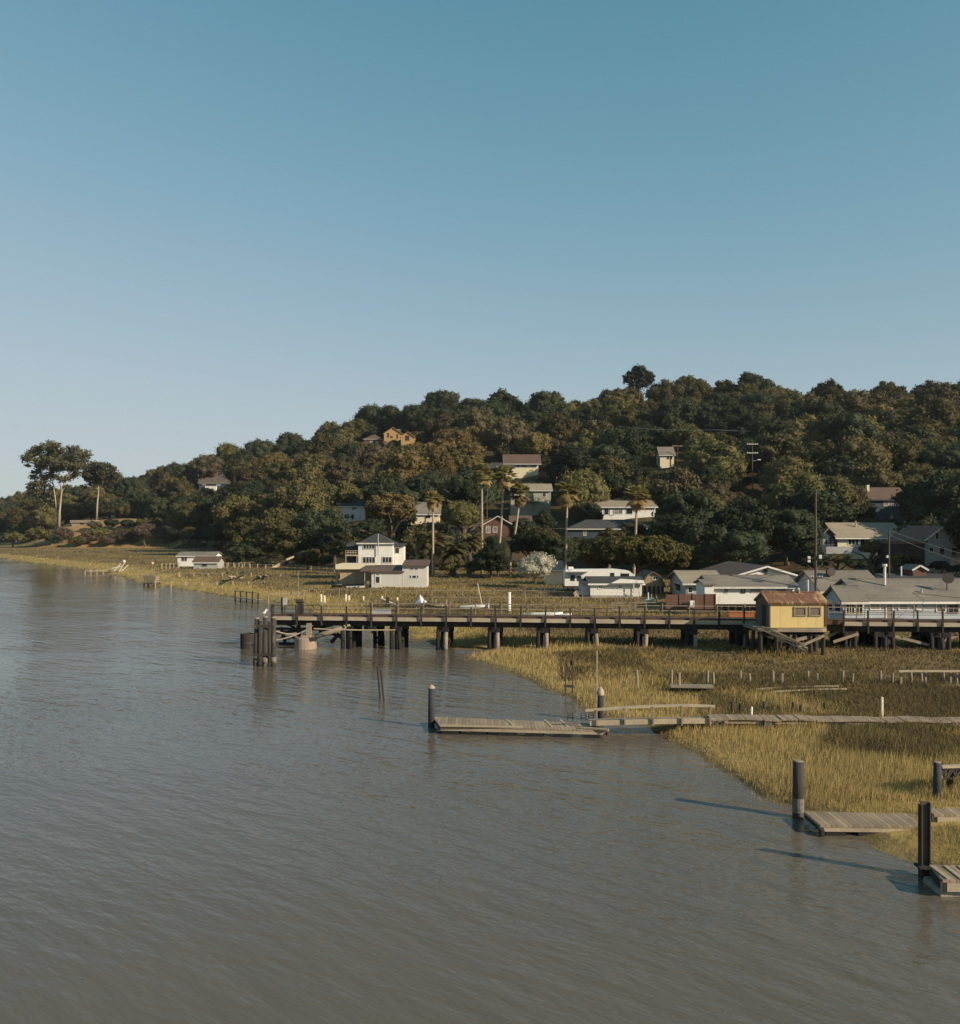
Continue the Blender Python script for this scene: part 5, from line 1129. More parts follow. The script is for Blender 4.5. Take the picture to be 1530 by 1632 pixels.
hp = thing('steel_pile', 'rusty brown steel beam pile at the corner of the nearest float', 'pile', G(1473, 1398)); ht = 121 * hp.location.y / F
MB().box(-.10, .10, -.02, .02, -1.5, ht).build('web', M['steel'], hp); MB().box(-.115, -.10, -.1, .1, -1.5, ht - .08).build('flange', M['tar'], hp); MB().box(.10, .13, -.1, .1, -1.5, ht - .02).build('flange', M['steel'], hp)
MB().box(-.2, .25, -.18, .16, .26, .32).build('guide_hoop', M['tar'], hp)
def float_dock(name, label, corners, z, th, mat_, logs=0, cat='float'):
    P_ = [G(x, y, z) for x, y in corners]                # front-left, front-right, back-right, back-left
    r = thing(name, label, cat, (P_[0].x, P_[0].y, 0)); o = r.location
    loc = [(p.x - o.x, p.y - o.y) for p in P_]
    MB().prism(loc, 'z', z - .07, z).build('deck', mat_, r)
    for i, nm in ((0, 'front_beam'), (3, 'end_beam'), (1, 'end_beam')):
        a, b = Vector((*loc[i], 0)), Vector((*loc[(i + 1) % 4], 0)); d = (b - a).normalized(); inn = Vector((-d.y, d.x, 0)) * .06
        tim(nm, a + inn + Vector((0, 0, z - .073 - th / 2)), b + inn + Vector((0, 0, z - .073 - th / 2)), .1, th, M['wood_pale'] if nm == 'front_beam' else M['tar'], r)
    fl_, fr_ = Vector((*loc[0], 0)), Vector((*loc[1], 0)); bl_, br_ = Vector((*loc[3], 0)), Vector((*loc[2], 0))
    for k in range(logs):
        q = (k + .5) / logs; a = fl_.lerp(fr_, q - .3 / logs); b = fl_.lerp(fr_, q + .3 / logs); dp = (bl_ - fl_) * .5
        tim('float_log', a + dp * .5 + Vector((0, 0, .02)), b + dp * .5 + Vector((0, 0, .02)), dp.length * .9, .36, M['black'], r)
    return r
d1 = float_dock('long_float', 'long grey plank float with pale front beam lying in open water beside the gangway', [(701, 1157), (971, 1164), (936, 1152.5), (690, 1142)], .36, .13, M['plank'], 6)
for a, b, z in (((702, 1156.3), (834, 1158.5), .40), ((925, 1159.5), (970, 1163), .41)): tim('edge_rail', G(*a, z) - d1.location, G(*b, z) - d1.location, .12, .07, M['wood_pale'], d1)
for x in (820, 880, 905): tim('deck_board', G(x, 1158.2, .37) - d1.location, G(x - 12, 1147, .37) - d1.location, .1, .025, M['wood_pale'], d1)
tim('loose_block', G(835, 1163, .15) - d1.location, G(862, 1164, .15) - d1.location, .2, .16, M['wood_pale'], d1)
d2 = float_dock('middle_float', 'brown plank float half in the cordgrass beside the thick split piling', [(1307, 1315), (1464, 1317), (1462, 1297), (1281, 1293)], .32, .12, M['plank'], 3)
MB().box(.0, .1, -.1, .1, .0, .2).build('cleat', M['tar'], d2)
d3 = float_dock('near_float', 'nearest plank float with pale concrete side at the lower right corner', [(1502, 1402), (1720, 1408), (1720, 1384), (1482, 1378)], .46, .22, M['plank'], 0)
o3 = d3.location; MB().box(.02, 4, .12, 1.0, -.3, .16).build('foam_block', M['lichen'], d3)
for k in range(4): tim('deck_board', G(1484 + k * 22, 1379.5 + k * .3, .475) - o3, G(1512 + k * 22, 1401 + k * .3, .475) - o3, .09, .03, M['wood_pale'], d3)
d4 = float_dock('raised_float', 'small raised float with orange brown side between the black piling and the steel pile', [(1488, 1298), (1640, 1299), (1640, 1288), (1478, 1287.5)], .50, .16, M['plank'], 2)
tl = thing('timber_bundle', 'raised bundle of driftwood boards and dark brush beside the black piling', 'timber', G(1500, 1290, .3))
for i in range(6): tim('board', W(1500 + i, 1222 + i * 2.5, 29.6 + i * .12) - tl.location, W(1580, 1219 + i * 3, 29.8 + i * .12) - tl.location, .14, .08, M['wood_pale' if i < 2 else 'wood'], tl)
for i in range(26): tim('brush', W(1501 + i * 2.4, 1228 + random.uniform(-3, 3), 29.7) - tl.location, W(1497 + i * 2.4 + random.uniform(-4, 8), 1236 + random.uniform(0, 7), 29.4) - tl.location, .03, .03, M['bark'], tl)
for x in (1514, 1570): tim('post', W(x, 1226, 29.9) - tl.location, W(x, 1305, 29.9) - tl.location, .14, .14, M['tar'], tl)
gw = thing('gangway', 'arched timber gangway with pale handrails sloping from the walkway down to the long float', 'gangway', G(940, 1156, .3)); og = gw.location
def gp(x, y, Y): return W(x, y, Y) - og
N_ = 10
for Yg, nm in ((39.6, 'side_beam'), (40.7, 'side_beam')):
    mb = MB(); P_ = [(940 + 200 * k / N_, 1152.5 - 3.4 * math.sin(math.pi * (k / N_) * .55) - 44 * (1 / 39.6 - 1 / Yg) * 0, Yg) for k in range(N_ + 1)]
    for k in range(N_): mb.beam(gp(*P_[k]) , gp(*P_[k + 1]) , .08, .22)
    mb.build(nm, M['wood_pale'], gw)
mb = MB()
for k in range(N_):
    a, b = gp(940 + 200 * k / N_, 1150.5 - 3.4 * math.sin(math.pi * (k / N_) * .55), 40.1), gp(940 + 200 * (k + 1) / N_, 1150.5 - 3.4 * math.sin(math.pi * ((k + 1) / N_) * .55), 40.1); mb.beam(a, b, .98, .05)
mb.build('walking_deck', M['wood'], gw)
for Yg in (39.55, 40.75):
    mb = MB(); rr = [(933, 1133), (965, 1130.5), (1000, 1128), (1035, 1126.3), (1070, 1125.2), (1105, 1125), (1139, 1126.5)]
    for k in range(6): mb.beam(gp(rr[k][0], rr[k][1] - (1.5 if Yg > 40 else 0), Yg), gp(rr[k + 1][0], rr[k + 1][1] - (1.5 if Yg > 40 else 0), Yg), .08, .07)
    mb.build('handrail', M['wood_pale'], gw)
    for x in (951, 996, 1041, 1087, 1132): tim('rail_post', gp(x, 1156, Yg - .06), gp(x, np.interp(x, [q[0] for q in rr], [q[1] for q in rr]) - (1.5 if Yg > 40 else 0), Yg - .06), .07, .07, M['wood'], gw)
wk = thing('walkway', 'weathered plank walkway running over the grass from the gangway to the right edge', 'walkway', G(1140, 1148, .7)); ow = wk.location
def wkp(x, off=0.0, dz=0.0):
    row = np.interp(x, [1135, 1220, 1340, 1530, 1720], [1146.5, 1147.5, 1149, 1151.5, 1156]) + 0; p = G(x, row, .75); return Vector((p.x, p.y + off, .75 + dz + .02 * math.sin(x * .07))) - ow
for k in range(21): 
    a, b = wkp(1135 + 28 * k, .5, random.uniform(-.02, .02)), wkp(1135 + 28 * (k + 1) - 1, .5, random.uniform(-.02, .02)); tim('deck_section', a, b, 1.0 + random.uniform(-.1, .15), .06, M['plank'], wk)
for off in (.15, .9):
    for k in range(5): tim('joist', wkp(1140 + 110 * k, off, -.12), wkp(1140 + 110 * (k + 1), off, -.12), .08, .13, M['wood'], wk)
for x in (1142, 1152, 1221, 1227, 1300, 1349, 1430, 1510, 1600):
    for off in (.05, 1.0): p = wkp(x, off, -.05); tim('post', p, p - Vector((0, 0, 1.2)), .16, .16, M['pile'], wk)
tim('front_board', wkp(1135, 0, -.03), wkp(1160, 0, -.03), .05, .12, M['wood_pale'], wk)
yp_ = tim('marker_post', G(1406, 1149, .4), W(1406, 1111, GY(1149, .4)), .09, .09, M['cream'], None, 'pale yellow square post beside the plank walkway', 'post')
wm = thing('white_marker', 'short white pipe marker with rounded tip standing through the walkway', 'marker', G(1197.5, 1152, .4)); MB().tube([(0, 0, -.3), (0, 0, .42), (.0, 0, .6), (.02, 0, .68), (.02, 0, .72)], [.055, .055, .06, .05, .02], 8).build('pipe', M['white'], wm, smooth=True)
pp_ = thing('post_pair', 'two thin rusty posts joined by a low crossbar in the water at the grass edge', 'posts', G(906, 1109)); o_ = pp_.location
for x, t in ((901, 1060), (912, 1058)): tim('post', G(x, 1109) - o_ - Vector((0, 0, 1)), W(x + .5, t, GY(1109)) - o_, .07, .07, M['steel'], pp_)
tim('crossbar', W(899, 1093, GY(1109)) - o_, W(914, 1094, GY(1109)) - o_, .14, .12, M['pile'], pp_); MB().lathe([(.09, 0), (.1, .2), (.06, .28), (.01, .3)], tuple(W(912, 1060, GY(1109)) - o_), 10).build('lamp', M['tar'], pp_)
tg = tim('slender_pole', G(951.5, 1120, .2), W(951.5, 1037, GY(1120, .2)), .055, .055, M['wood_pale'], None, 'tall slender pale pole standing behind the pointed cap piling', 'pole')
for i, (a, b) in enumerate([((606, 1112), (601.5, 1062)), ((612, 1117), (607, 1068))]):
    p = G(*a); q = W(*b, p.y); o = MB().tube([p - (q - p) * .4, p, q], [.06, .055, .05], 7).build('stake', M['tar'], None); tag(o, ['left of two dark stakes leaning out of the open water, the farther one', 'right of two dark stakes leaning out of the open water, the nearer one'][i], 'stake', 'leaning stakes in open water')
wr = thing('wire_rack', 'thin dark wire rack and crab pots left on the far end of the long float', 'rack', G(920, 1149, .36)); o_ = wr.location
for x0 in (905, 926, 938):
    fr_ = MB(); 
    for x in (x0, x0 + 8): fr_.beam(W(x, 1148, 41.3) - o_, W(x, 1136, 41.3) - o_, .03)
    for y in (1136.5, 1140, 1144): fr_.beam(W(x0, y, 41.3) - o_, W(x0 + 8, y, 41.3) - o_, .025)
    fr_.build('wire_frame', M['tar'], wr)
# ------------------------------------------------------------------ posts and planks in the near marsh
def post_row(lst, z, w_, label, group, m, name='marsh_post'):
    proto = None
    for i, (x, t, b) in enumerate(sorted(lst)):
        p = G(x, b, z); ht = (b - t) * p.y / F
        if proto is None: o = MB().tube([(0, 0, -.7), (0, 0, .5), (.015, 0, 1)], [w_ * 1.05, w_, w_ * .92], 8).build(name, m); proto = o
        else: o = proto.copy(); COL.objects.link(o)
        o.location = p; o.scale = (random.uniform(.8, 1.2), 1, ht); o.rotation_euler = (random.uniform(-.04, .04), random.uniform(-.05, .05), random.uniform(0, 3))
        tag(o, label % ORD(i), 'post', group)
post_row([(1016, 1068, 1096), (1070, 1068, 1094), (1082, 1072, 1102), (1127, 1069, 1092), (1137, 1072, 1095), (1180, 1069, 1085), (1195, 1073, 1090), (1232, 1069, 1092), (1246, 1073, 1094), (1288, 1069, 1086), (1302, 1073, 1090), (1343, 1069, 1089), (1358, 1073, 1090), (1403, 1069, 1088), (1422, 1073, 1091),
          (1452, 1070, 1089), (1469, 1073, 1091), (1504, 1069, 1092), (1525, 1073, 1094)], .45, .078, 'grey weathered post in the double row across the near marsh, %s from the left', 'posts in the near marsh row', M['wood'])
post_row([(1167, 1118, 1141), (1181, 1121, 1140), (1218, 1118, 1133), (1264, 1119, 1133), (1276, 1123, 1136), (1314, 1120, 1132)], .45, .07, 'short brown stump just behind the plank walkway, %s from the left', 'stumps behind the walkway', M['pile'], 'stump_post')
bw = thing('broken_boardwalk', 'short dark sagging boardwalk with pale top between four grey posts', 'boardwalk', G(1070, 1099, .5)); o_ = bw.location
tim('deck', G(1068, 1093, .75) - o_, G(1137, 1094, .75) - o_, .8, .08, M['wood'], bw); tim('side_beam', G(1069, 1097, .5) - o_, G(1136, 1098, .5) - o_, .12, .32, M['tar'], bw)
for i, (a, b) in enumerate([((1204, 1098.5), (1336, 1093.5)), ((1226, 1103), (1349, 1098))]):
    n = 6; o = MB()
    for k in range(n): o.beam(G(a[0] + (b[0] - a[0]) * k / n, a[1] + (b[1] - a[1]) * k / n - 1.2 * math.sin(math.pi * k / n), .62), G(a[0] + (b[0] - a[0]) * (k + 1) / n, a[1] + (b[1] - a[1]) * (k + 1) / n - 1.2 * math.sin(math.pi * (k + 1) / n), .62), .14, .07)
    tag(o.build('loose_plank', M['wood_pale']), ['long bleached plank lying on the near marsh, the farther of two', 'long bleached plank lying on the near marsh, the nearer of two'][i], 'plank', 'bleached planks')
rl = thing('marsh_railing', 'pale railing on short posts at the right end of the near post row', 'railing', G(1433, 1086, .5)); o_ = rl.location
tim('rail', G(1432, 1069.5, 1.35) - o_, G(1640, 1069.5, 1.35) - o_, .1, .1, M['wood_pale'], rl); tim('low_rail', G(1500, 1093, .6) - o_, G(1640, 1094, .6) - o_, .1, .12, M['wood_pale'], rl)
for x in (1436, 1475, 1515, 1560): tim('post', G(x, 1069.5, 1.3) - o_, G(x, 1069.5, 1.3) - o_ - Vector((0, 0, 1.3)), .1, .1, M['wood'], rl)
# ------------------------------------------------------------------ walkways and railings on the far marsh
def rail_walk(name, label, pts, zg, hgt, step, deck=True, rail=True, m='wood', cat='walkway', pw=.08):
    P_ = [G(x, y, zg) for x, y in pts]; r = thing(name, label, cat, P_[0]); o = r.location
    for a, b in zip(P_[:-1], P_[1:]):
        if deck: tim('deck', a - o + Vector((0, .4, .06)), b - o + Vector((0, .4, .06)), .9, .08, M['wood'], r)
        if rail: tim('rail', a - o + Vector((0, 0, hgt)), b - o + Vector((0, 0, hgt)), .05, .06, M[m], r)
    n = max(2, int((pts[-1][0] - pts[0][0]) / step))
    for k in range(n + 1):
        x = pts[0][0] + (pts[-1][0] - pts[0][0]) * k / n; y = np.interp(x, [q[0] for q in pts], [q[1] for q in pts]); p = G(x, float(y), zg) - o
        tim('post', p + Vector((0, -.06, -1.0)), p + Vector((random.uniform(-.06, .06), -.06, hgt + random.uniform(-.05, .25))), pw, pw, M[m], r)
    return r
rail_walk('marsh_walkway', 'long low walkway with pale rail crossing the marsh behind the tarpaulin tent', [(466, 949), (640, 951), (862, 951)], 1.0, .75, 24, deck=False)
rail_walk('marsh_walkway', 'long low walkway with pale rail running right from the tent just behind the pier', [(690, 961), (1000, 961), (1195, 965)], .9, .65, 29, deck=False)
rail_walk('marsh_walkway', 'short plank walkway in front of the trailer and white cottage', [(850, 945), (930, 949), (1000, 953)], 1.0, .3, 16, m='wood')
rail_walk('marsh_walkway', 'plank walkway with thin railing between the red brown fence and the pier', [(975, 972), (1130, 970), (1200, 972), (1330, 976)], .8, .7, 26, m='wood')
rail_walk('marsh_railing', 'open dark railing behind the boathouse along the shadowed bank', [(350, 906), (440, 907), (545, 913)], 1.1, .9, 12, deck=False, m='wood_pale', cat='railing', pw=.15)
rail_walk('marsh_railing', 'low thin rail on stakes along the golden grass left of the pier end', [(248, 931), (340, 934), (470, 936)], .5, .6, 23, deck=False, m='wood_pale', cat='railing', pw=.16)
rail_walk('marsh_railing', 'second thin rail on stakes farther back toward the far left sheds', [(286, 921), (360, 921), (470, 925)], .7, .8, 23, deck=False, m='wood_pale', cat='railing', pw=.16)
rail_walk('shed_landing', 'pale railed landing left of the white far left shed', [(258, 908), (284, 908)], .9, 1.2, 6, m='wood_pale', cat='landing', pw=.16)
rail_walk('far_walkway', 'long pale far left walkway reaching from the sheds out over the water', [(136, 911.5), (200, 909), (258, 908.5)], .4, .25, 9, m='wood_pale', cat='walkway', pw=.16)
rail_walk('shed_walkway', 'pale railed walkway from the grey far left shed to the shore', [(347, 905), (398, 905)], 1.0, 1.0, 8, m='wood_pale', cat='walkway', pw=.16)
rail_walk('landing_stage', 'small dark landing on piles at the grass edge left of the pier', [(375, 953), (411, 957)], .3, .9, 9, m='tar', cat='landing', pw=.14)
gf = thing('goal_frame', 'white goal shaped pipe frame on the marsh beyond the pier end', 'frame', G(428, 962, .4)); o_ = gf.location
Yg = 13050 / 118 
for x in (428, 483): tim('upright', W(x, 965, Yg) - o_, W(x, 946.5, Yg) - o_, .08, .08, M['wood_pale'], gf)
tim('crossbar', W(427, 946.5, Yg - .02) - o_, W(484, 946, Yg - .02) - o_, .09, .09, M['wood_pale'], gf)
tim('tall_pipe', W(476, 965, Yg - .15) - o_, W(475, 910, Yg - .15) - o_, .05, .05, M['wood_pale'], gf)
post_row([(512, 947, 958), (517, 949, 958), (551, 947, 957), (556, 949, 957), (579, 950, 956), (609, 950, 956), (633, 952, 959)], .8, .13, 'short pale stake on the marsh behind the pier, %s from the left', 'pale stakes behind the pier', M['cream'], 'pale_stake')
wc = thing('white_column', 'thick white column standing alone on the marsh behind the pier', 'column', G(811.5, 973, .8)); MB().tube([(0, 0, -.3), (0, 0, 1.75)], .17, 12).build('shaft', M['white'], wc); MB().lathe([(.19, 1.753), (.19, 1.85)], n=12).build('cap', M['white'], wc)
tim('leaning_plank', W(607, 953.5, 103), W(633, 965, 100), .2, .1, M['cream'], None, 'pale plank leaning diagonally on the marsh left of the tent', 'plank')
st = thing('dark_stand', 'small dark stand under the leaning plank behind the pier', 'stand', G(616, 967, .8)); MB().box(-.4, .4, 0, .4, 0, .2).build('base', M['tar'], st); MB().box(-.1, .25, .1, .3, .203, 1.0).build('post', M['tar'], st)
tt = thing('tarp_tent', 'pale blue tarpaulin thrown over a heap like a small pointed tent on the marsh', 'tarp', G(671, 966, .9)); s_ = tt.location.y / F
tp = MB(); ring = [(-9, -.5, 5), (-4, -.9, 4), (1, -1, 6), (6, -.8, 5), (10, -.2, 7), (5, .6, 7), (-3, .7, 8), (-8, .4, 7)]
V_ = [(a * s_, b, c * s_) for a, b, c in ring] + [(a * .45 * s_ - .05, b * .5, (c * .4 + 9.5) * s_) for a, b, c in ring] + [(-2 * s_, 0, 19 * s_)]
tp.add(V_, [(i, (i + 1) % 8, 8 + (i + 1) % 8, 8 + i) for i in range(8)] + [(8 + i, 8 + (i + 1) % 8, 16) for i in range(8)] + [tuple(range(8))[::-1]]); tp.build('sheet', M['tarp'], tt)
for x in (-8, -3, 4, 9): MB().box(x * s_, x * s_ + .1, -.1, 0, -.3, 5 * s_).build('leg', M['wood'], tt)
rk = thing('timber_rack', 'low rack of grey timbers lying right of the tarpaulin tent', 'rack', G(690, 969, .9)); o_ = rk.location
for i in range(5): tim('timber', G(674, 967 - i * 1.5, .95 + i * .1) - o_, G(714 - i * 3, 965 - i * .8, 1.0 + i * .1) - o_, .16, .1, M['wood_pale' if i % 2 else 'wood'], rk)
for x in (676, 695, 712): tim('post', G(x, 969, .8) - o_, G(x, 969, .8) - o_ + Vector((0, 0, .9)), .1, .1, M['wood_pale'], rk)
def boat_hull(name, parent, L_, B_, H_, m):
    n = 12; vs = []; fs = []
    for i in range(n + 1):
        q = i / n; wd = B_ / 2 * (1 - abs(2 * q - .75) ** 2.6 * .42 if q < .4 else max(.02, 1 - ((q - .4) / .6) ** 2.2)); sh = H_ * (.9 + .35 * q * q)
        vs += [(q * L_ - L_ / 2, -wd, sh), (q * L_ - L_ / 2, -wd * .75, sh * .35), (q * L_ - L_ / 2, 0, 0), (q * L_ - L_ / 2, wd * .75, sh * .35), (q * L_ - L_ / 2, wd, sh)]
    for i in range(n):
        for k in range(4): fs.append((i * 5 + k, i * 5 + k + 1, i * 5 + 5 + k + 1, i * 5 + 5 + k))
        fs.append((i * 5, i * 5 + 5, i * 5 + 9, i * 5 + 4))
    fs.append((0, 1, 2, 3, 4)); fs.append(tuple(n * 5 + k for k in range(5)))
    return MB().add(vs, fs).build(name, m, parent)
sb = thing('sailing_dinghy', 'white sailing dinghy with leaning bare mast lying on the marsh behind the pier', 'boat', G(757, 971, .8)); k_ = sb.location.y / F
boat_hull('hull', sb, 46 * k_, 1.2, .42, M['white']); tim('mast', W(769, 966, sb.location.y) - sb.location, W(763.5, 930, sb.location.y) - sb.location, .08, .08, M['cream'], sb); sb.rotation_euler = (0, R(-3), 0)
db = thing('white_rowboat', 'long white rowboat lying just behind the pier rail right of the white column', 'boat', G(866, 984.5, .7)); k_ = db.location.y / F
boat_hull('hull', db, 62 * k_, 1.4, .45, M['white']); MB().box(-26 * k_, -16 * k_, -.5, .5, .5, .54).build('seat', M['wood'], db)
cb = thing('second_rowboat', 'smaller pale rowboat touching the right end of the long white rowboat', 'boat', G(898, 985, .7)); boat_hull('hull', cb, 26 * k_, 1.1, .38, M['trim'])
lb = thing('black_dinghy', 'black inflatable dinghy in front of the tan boathouse', 'boat', G(543, 938, 1.0)); k_ = lb.location.y / F
boat_hull('hull', lb, 22 * k_, 1.0, .45, M['black']); MB().box(-6 * k_, 2 * k_, -.2, .2, .5, .56).build('seat', M['wood'], lb)
cn = thing('white_canoe', 'white canoe lying beneath the tan boathouse beside the wheel', 'boat', G(570, 938.5, 1.0)); boat_hull('hull', cn, 36 * k_, .9, .38, M['white'])
kn = thing('kennel', 'small pale gabled kennel on the grass in front of the white cottage', 'kennel', G(919, 953, 1.0)); MB().prism([(-.26, 0), (.26, 0), (.26, .55), (0, .85), (-.26, .55)], 'y', 0, .6).build('walls', M['wood_pale'], kn)
for sg in (-1, 1): MB().slab([(sg * .36, -.06, .46), (sg * .36, .66, .46), (sg * .002, .66, .88), (sg * .002, -.06, .88)], .03).build('roof', M['trim'], kn)
fn = thing('board_fence', 'red brown board fence in front of the tan roofed wing and white annex', 'fence', W(1100, 966, 89.6)); k_ = fn.location.y / F
for a, b in ((1062, 1083), (1083.5, 1104), (1104.5, 1124), (1124.5, 1140)): MB().box((a - 1100) * k_, (b - 1100) * k_, 0, .05, -.3, 18.5 * k_ + random.uniform(-.03, .05)).build('panel', M['fence_red'], fn)
for x in (1062, 1083, 1104, 1124, 1140): MB().box((x - 1100) * k_ - .05, (x - 1100) * k_ + .05, -.07, -.003, -.3, 20 * k_).build('post', M['brown_side'], fn)
fg = thing('white_cabinet', 'white refrigerator standing against the red brown fence', 'cabinet', W(1101.5, 967, 89.4)); MB().box(-.22, .22, -.5, -.1, 0, .62).build('body', M['white'], fg); MB().box(-.21, .21, -.53, -.503, .05, .58).build('door', M['white'], fg); MB().box(.12, .15, -.56, -.533, .25, .45).build('handle', M['tar'], fg)
dc = thing('dark_cabinet', 'dark crate with glass front left of the white refrigerator', 'crate', W(1092.5, 967, 89.4)); MB().box(-.3, .3, -.5, -.1, 0, .45).build('body', M['tar'], dc); MB().box(-.25, .25, -.53, -.503, .06, .4).build('pane', M['glass'], dc)
um = thing('garden_umbrella', 'brown thatched garden umbrella on a pole behind the red brown fence', 'umbrella', G(1112, 962, 1.0)); k_ = um.location.y / F
MB().tube([(0, 0, -.2), (0, 0, 25 * k_)], .04, 6).build('pole', M['wood'], um); MB().lathe([(12 * k_, 21 * k_), (12.2 * k_, 21.6 * k_), (6 * k_, 25 * k_), (.02, 27 * k_)], n=12).build('canopy', M['khaki'], um)
ws = thing('white_skiff', 'white skiff and pump on a stand right of the white cottage', 'boat', G(1036, 962, 1.0)); k_ = ws.location.y / F
boat_hull('hull', ws, 14 * k_, .9, .5, M['white']); MB().tube([(-.2, 0, .4), (-.2, 0, 1.2)], .06, 8).build('pump', M['white'], ws); MB().tube([(.15, 0, .4), (.15, 0, 1.0)], .05, 8).build('pump', M['trim'], ws)
dk = thing('garden_deck', 'dark railed garden deck between the blossoming bush and the trailer', 'deck', G(862, 941, 1.1)); o_ = dk.location
tim('deck', G(860, 938, 1.3) - o_, G(915, 940, 1.3) - o_, 1.6, .12, M['wood'], dk); tim('rail', G(860, 941, 2.1) - o_, G(898, 943, 2.1) - o_, .07, .07, M['wood_pale'], dk)
for x in range(862, 914, 6): p = G(x, 942, 1.2) - o_; tim('post', p + Vector((0, 0, -.5)), p + Vector((0, 0, .85)), .08, .08, M['wood'], dk)
tim('step', G(868, 944, 1.1) - o_, G(905, 945, 1.1) - o_, .4, .1, M['wood_pale'], dk)
og_ = thing('orange_barrier', 'low orange slatted barrier behind the pier left of the yellow shed', 'barrier', W(1182, 989, 72.5)); 
for z in (.0, .18, .36): MB().box(-1.0, 1.0, 0, .05, z + .3, z + .4).build('slat', M['orange'], og_)
for x in (-.9, .9): MB().box(x - .04, x + .04, .053, .1, -.3, .8).build('post', M['orange'], og_)
bh = thing('duck_blind', 'twig screened hut frame on four legs over the water at the far left grass edge', 'hut', G(238, 934)); k_ = bh.location.y / F
MB().box(-10 * k_, 10 * k_, 0, 2, .35, .5).build('floor', M['pile'], bh)
for x in (-10, 9): 
    for y in (.1, 1.9): MB().box(x * k_, x * k_ + .18, y, y + .18, -1, .347).build('leg', M['tar'], bh)
tw_ = MB()
for i in range(60): x = random.uniform(-9.5, 9.5) * k_; tw_.beam((x, random.uniform(0, .2), .5), (x + random.uniform(-.5, .5), random.uniform(0, .3), random.uniform(1.4, 2.1)), .04)
tw_.box(-9.5 * k_, 9 * k_, .3, 1.9, .503, 1.6); tw_.build('twig_screen', M['dry_wood'] if 'dry_wood' in M else M['wood'], bh)
ld = thing('boat_ramp_ladder', 'white crossed ladder frames with a pale ball at the end of the far left walkway', 'ladder', G(190, 914)); k_ = ld.location.y / F
for a, b in (((-8, 4), (4, 18)), ((-4, -4), (8, 18)), ((-12, 8), (4, 12)), ((2, 2), (14, 14))): tim('pole', (a[0] * k_, 0, a[1] * k_), (b[0] * k_, .3, b[1] * k_), .13, .13, M['trim'], ld)
MB().lathe([(.01, -.35), (.25, -.25), (.35, 0), (.25, .25), (.01, .35)], (7 * k_, .2, 19 * k_), 12).build('ball', M['trim'], ld, smooth=True); MB().box(-6 * k_, 8 * k_, -.2, .5, -.1, .3).build('float', M['tar'], ld)
yb_ = thing('buoy', 'pale yellow buoy on a stake left of the white far left shed', 'buoy', G(243, 907, .9)); MB().tube([(0, 0, -.4), (0, 0, .9)], .05, 6).build('stake', M['wood'], yb_); MB().lathe([(.01, .9), (.22, 1.0), (.3, 1.2), (.2, 1.42), (.01, 1.5)], n=12).build('ball', M['yellow_ball'], yb_, smooth=True)
for i, (x, y, l_) in enumerate([(119, 882, 5), (129, 882, 8), (150, 882, 5), (158, 882, 5), (178, 882, 8)]):
    p = G(x, y, .9); k_ = p.y / F; o = MB().tube([(-l_ / 2 * k_, 0, .2), (0, .1, .45), (l_ / 2 * k_, .2, .15)], [.3, .38, .2], 7).build('driftwood', M['pile'], None, p); tag(o, 'dark driftwood log on the far left marsh, %s from the left' % ORD(i), 'driftwood', 'driftwood on the far marsh')
dp = thing('timber_heap', 'dark heap of broken timbers on the marsh right of the far left sheds', 'timber heap', G(395, 921, 1.0)); o_ = dp.location
for i in range(16): a = (random.uniform(362, 425), random.uniform(912, 921)); tim('timber', G(*a, 1.0 + random.random() * .5) - o_, G(a[0] + random.uniform(-10, 14), a[1] + random.uniform(-2, 2), 1.0 + random.random() * 1.3) - o_, .2, .2, M['tar' if i % 3 else 'wood_pale'], dp)
for i, (a, b) in enumerate([((432, 906), (461, 890)), ((422, 913), (446, 900)), ((456, 892), (476, 884))]):
    tim('fallen_tree', W(*a, 185), W(*b, 187), .35, .35, M['wood_pale'], None, ['longest bleached trunk leaning on the bank under the broad oak', 'bleached trunk lying lowest on the bank under the broad oak', 'short bleached trunk highest on the bank under the broad oak'][i], 'trunk', 'bleached fallen trunks')
# ------------------------------------------------------------------ poles and wires
def upole(label, x, top, base, Y, arms=(), extra=None, r=.14):
    p = W(x, base, Y); root = thing('utility_pole', label, 'pole', p); k = Y / F; zg = h1(p.x, p.y) - p.z - .5
    MB().tube([(0, 0, min(zg, -.2)), (0, 0, (base - top) * k)], [r, r * .75], 8).build('shaft', M['bark'], root)
    for row, hw_, m in arms: MB().box(-hw_ * k, hw_ * k, -.22, -.13, (base - row) * k - .06, (base - row) * k + .08).build('crossarm', M[m], root); [MB().lathe([(.06, 0), (.05, .1), (.07, .16)], (q * hw_ * k, -.17, (base - row) * k + .083), 8).build('insulator', M['trim'], root) for q in (-.9, -.5, .5, .9)]
    return root, k
u1, k1 = upole('tall dark roadside pole rising behind the yellow shed with low crossarm and lamp bits', 1300, 780, 962, 90, [(921, 10, 'pile')])
for a, b in ((-14, 896), (4, 890), (-14, 892)): MB().box(a * k1, a * k1 + .25, -.3, -.05, (962 - b) * k1, (962 - b) * k1 + .35).build('fitting', M['trim'], u1)
tim('bracket', (-14 * k1, -.1, 72 * k1), (14 * k1, -.1, 73 * k1), .06, .06, M['pile'], u1)
Y2 = solveY(1198, 800)
u2, k2 = upole('wooden pole with two pale crossarms and a street lamp among the dark oaks', 1199, 704, 795, Y2, [(708, 9, 'trim'), (722, 9, 'white')])
tim('lamp_arm', (0, -.1, 60 * k2), (11 * k2, -.2, 62 * k2), .09, .09, M['metal'], u2); MB().box(8 * k2, 13 * k2, -.3, -.05, 61.5 * k2, 63 * k2).build('lamp_head', M['trim'], u2)
u3, k3 = upole('short slim dark pole in front of the pale yellow house', 1417, 842, 925, 104, [], None, .12)
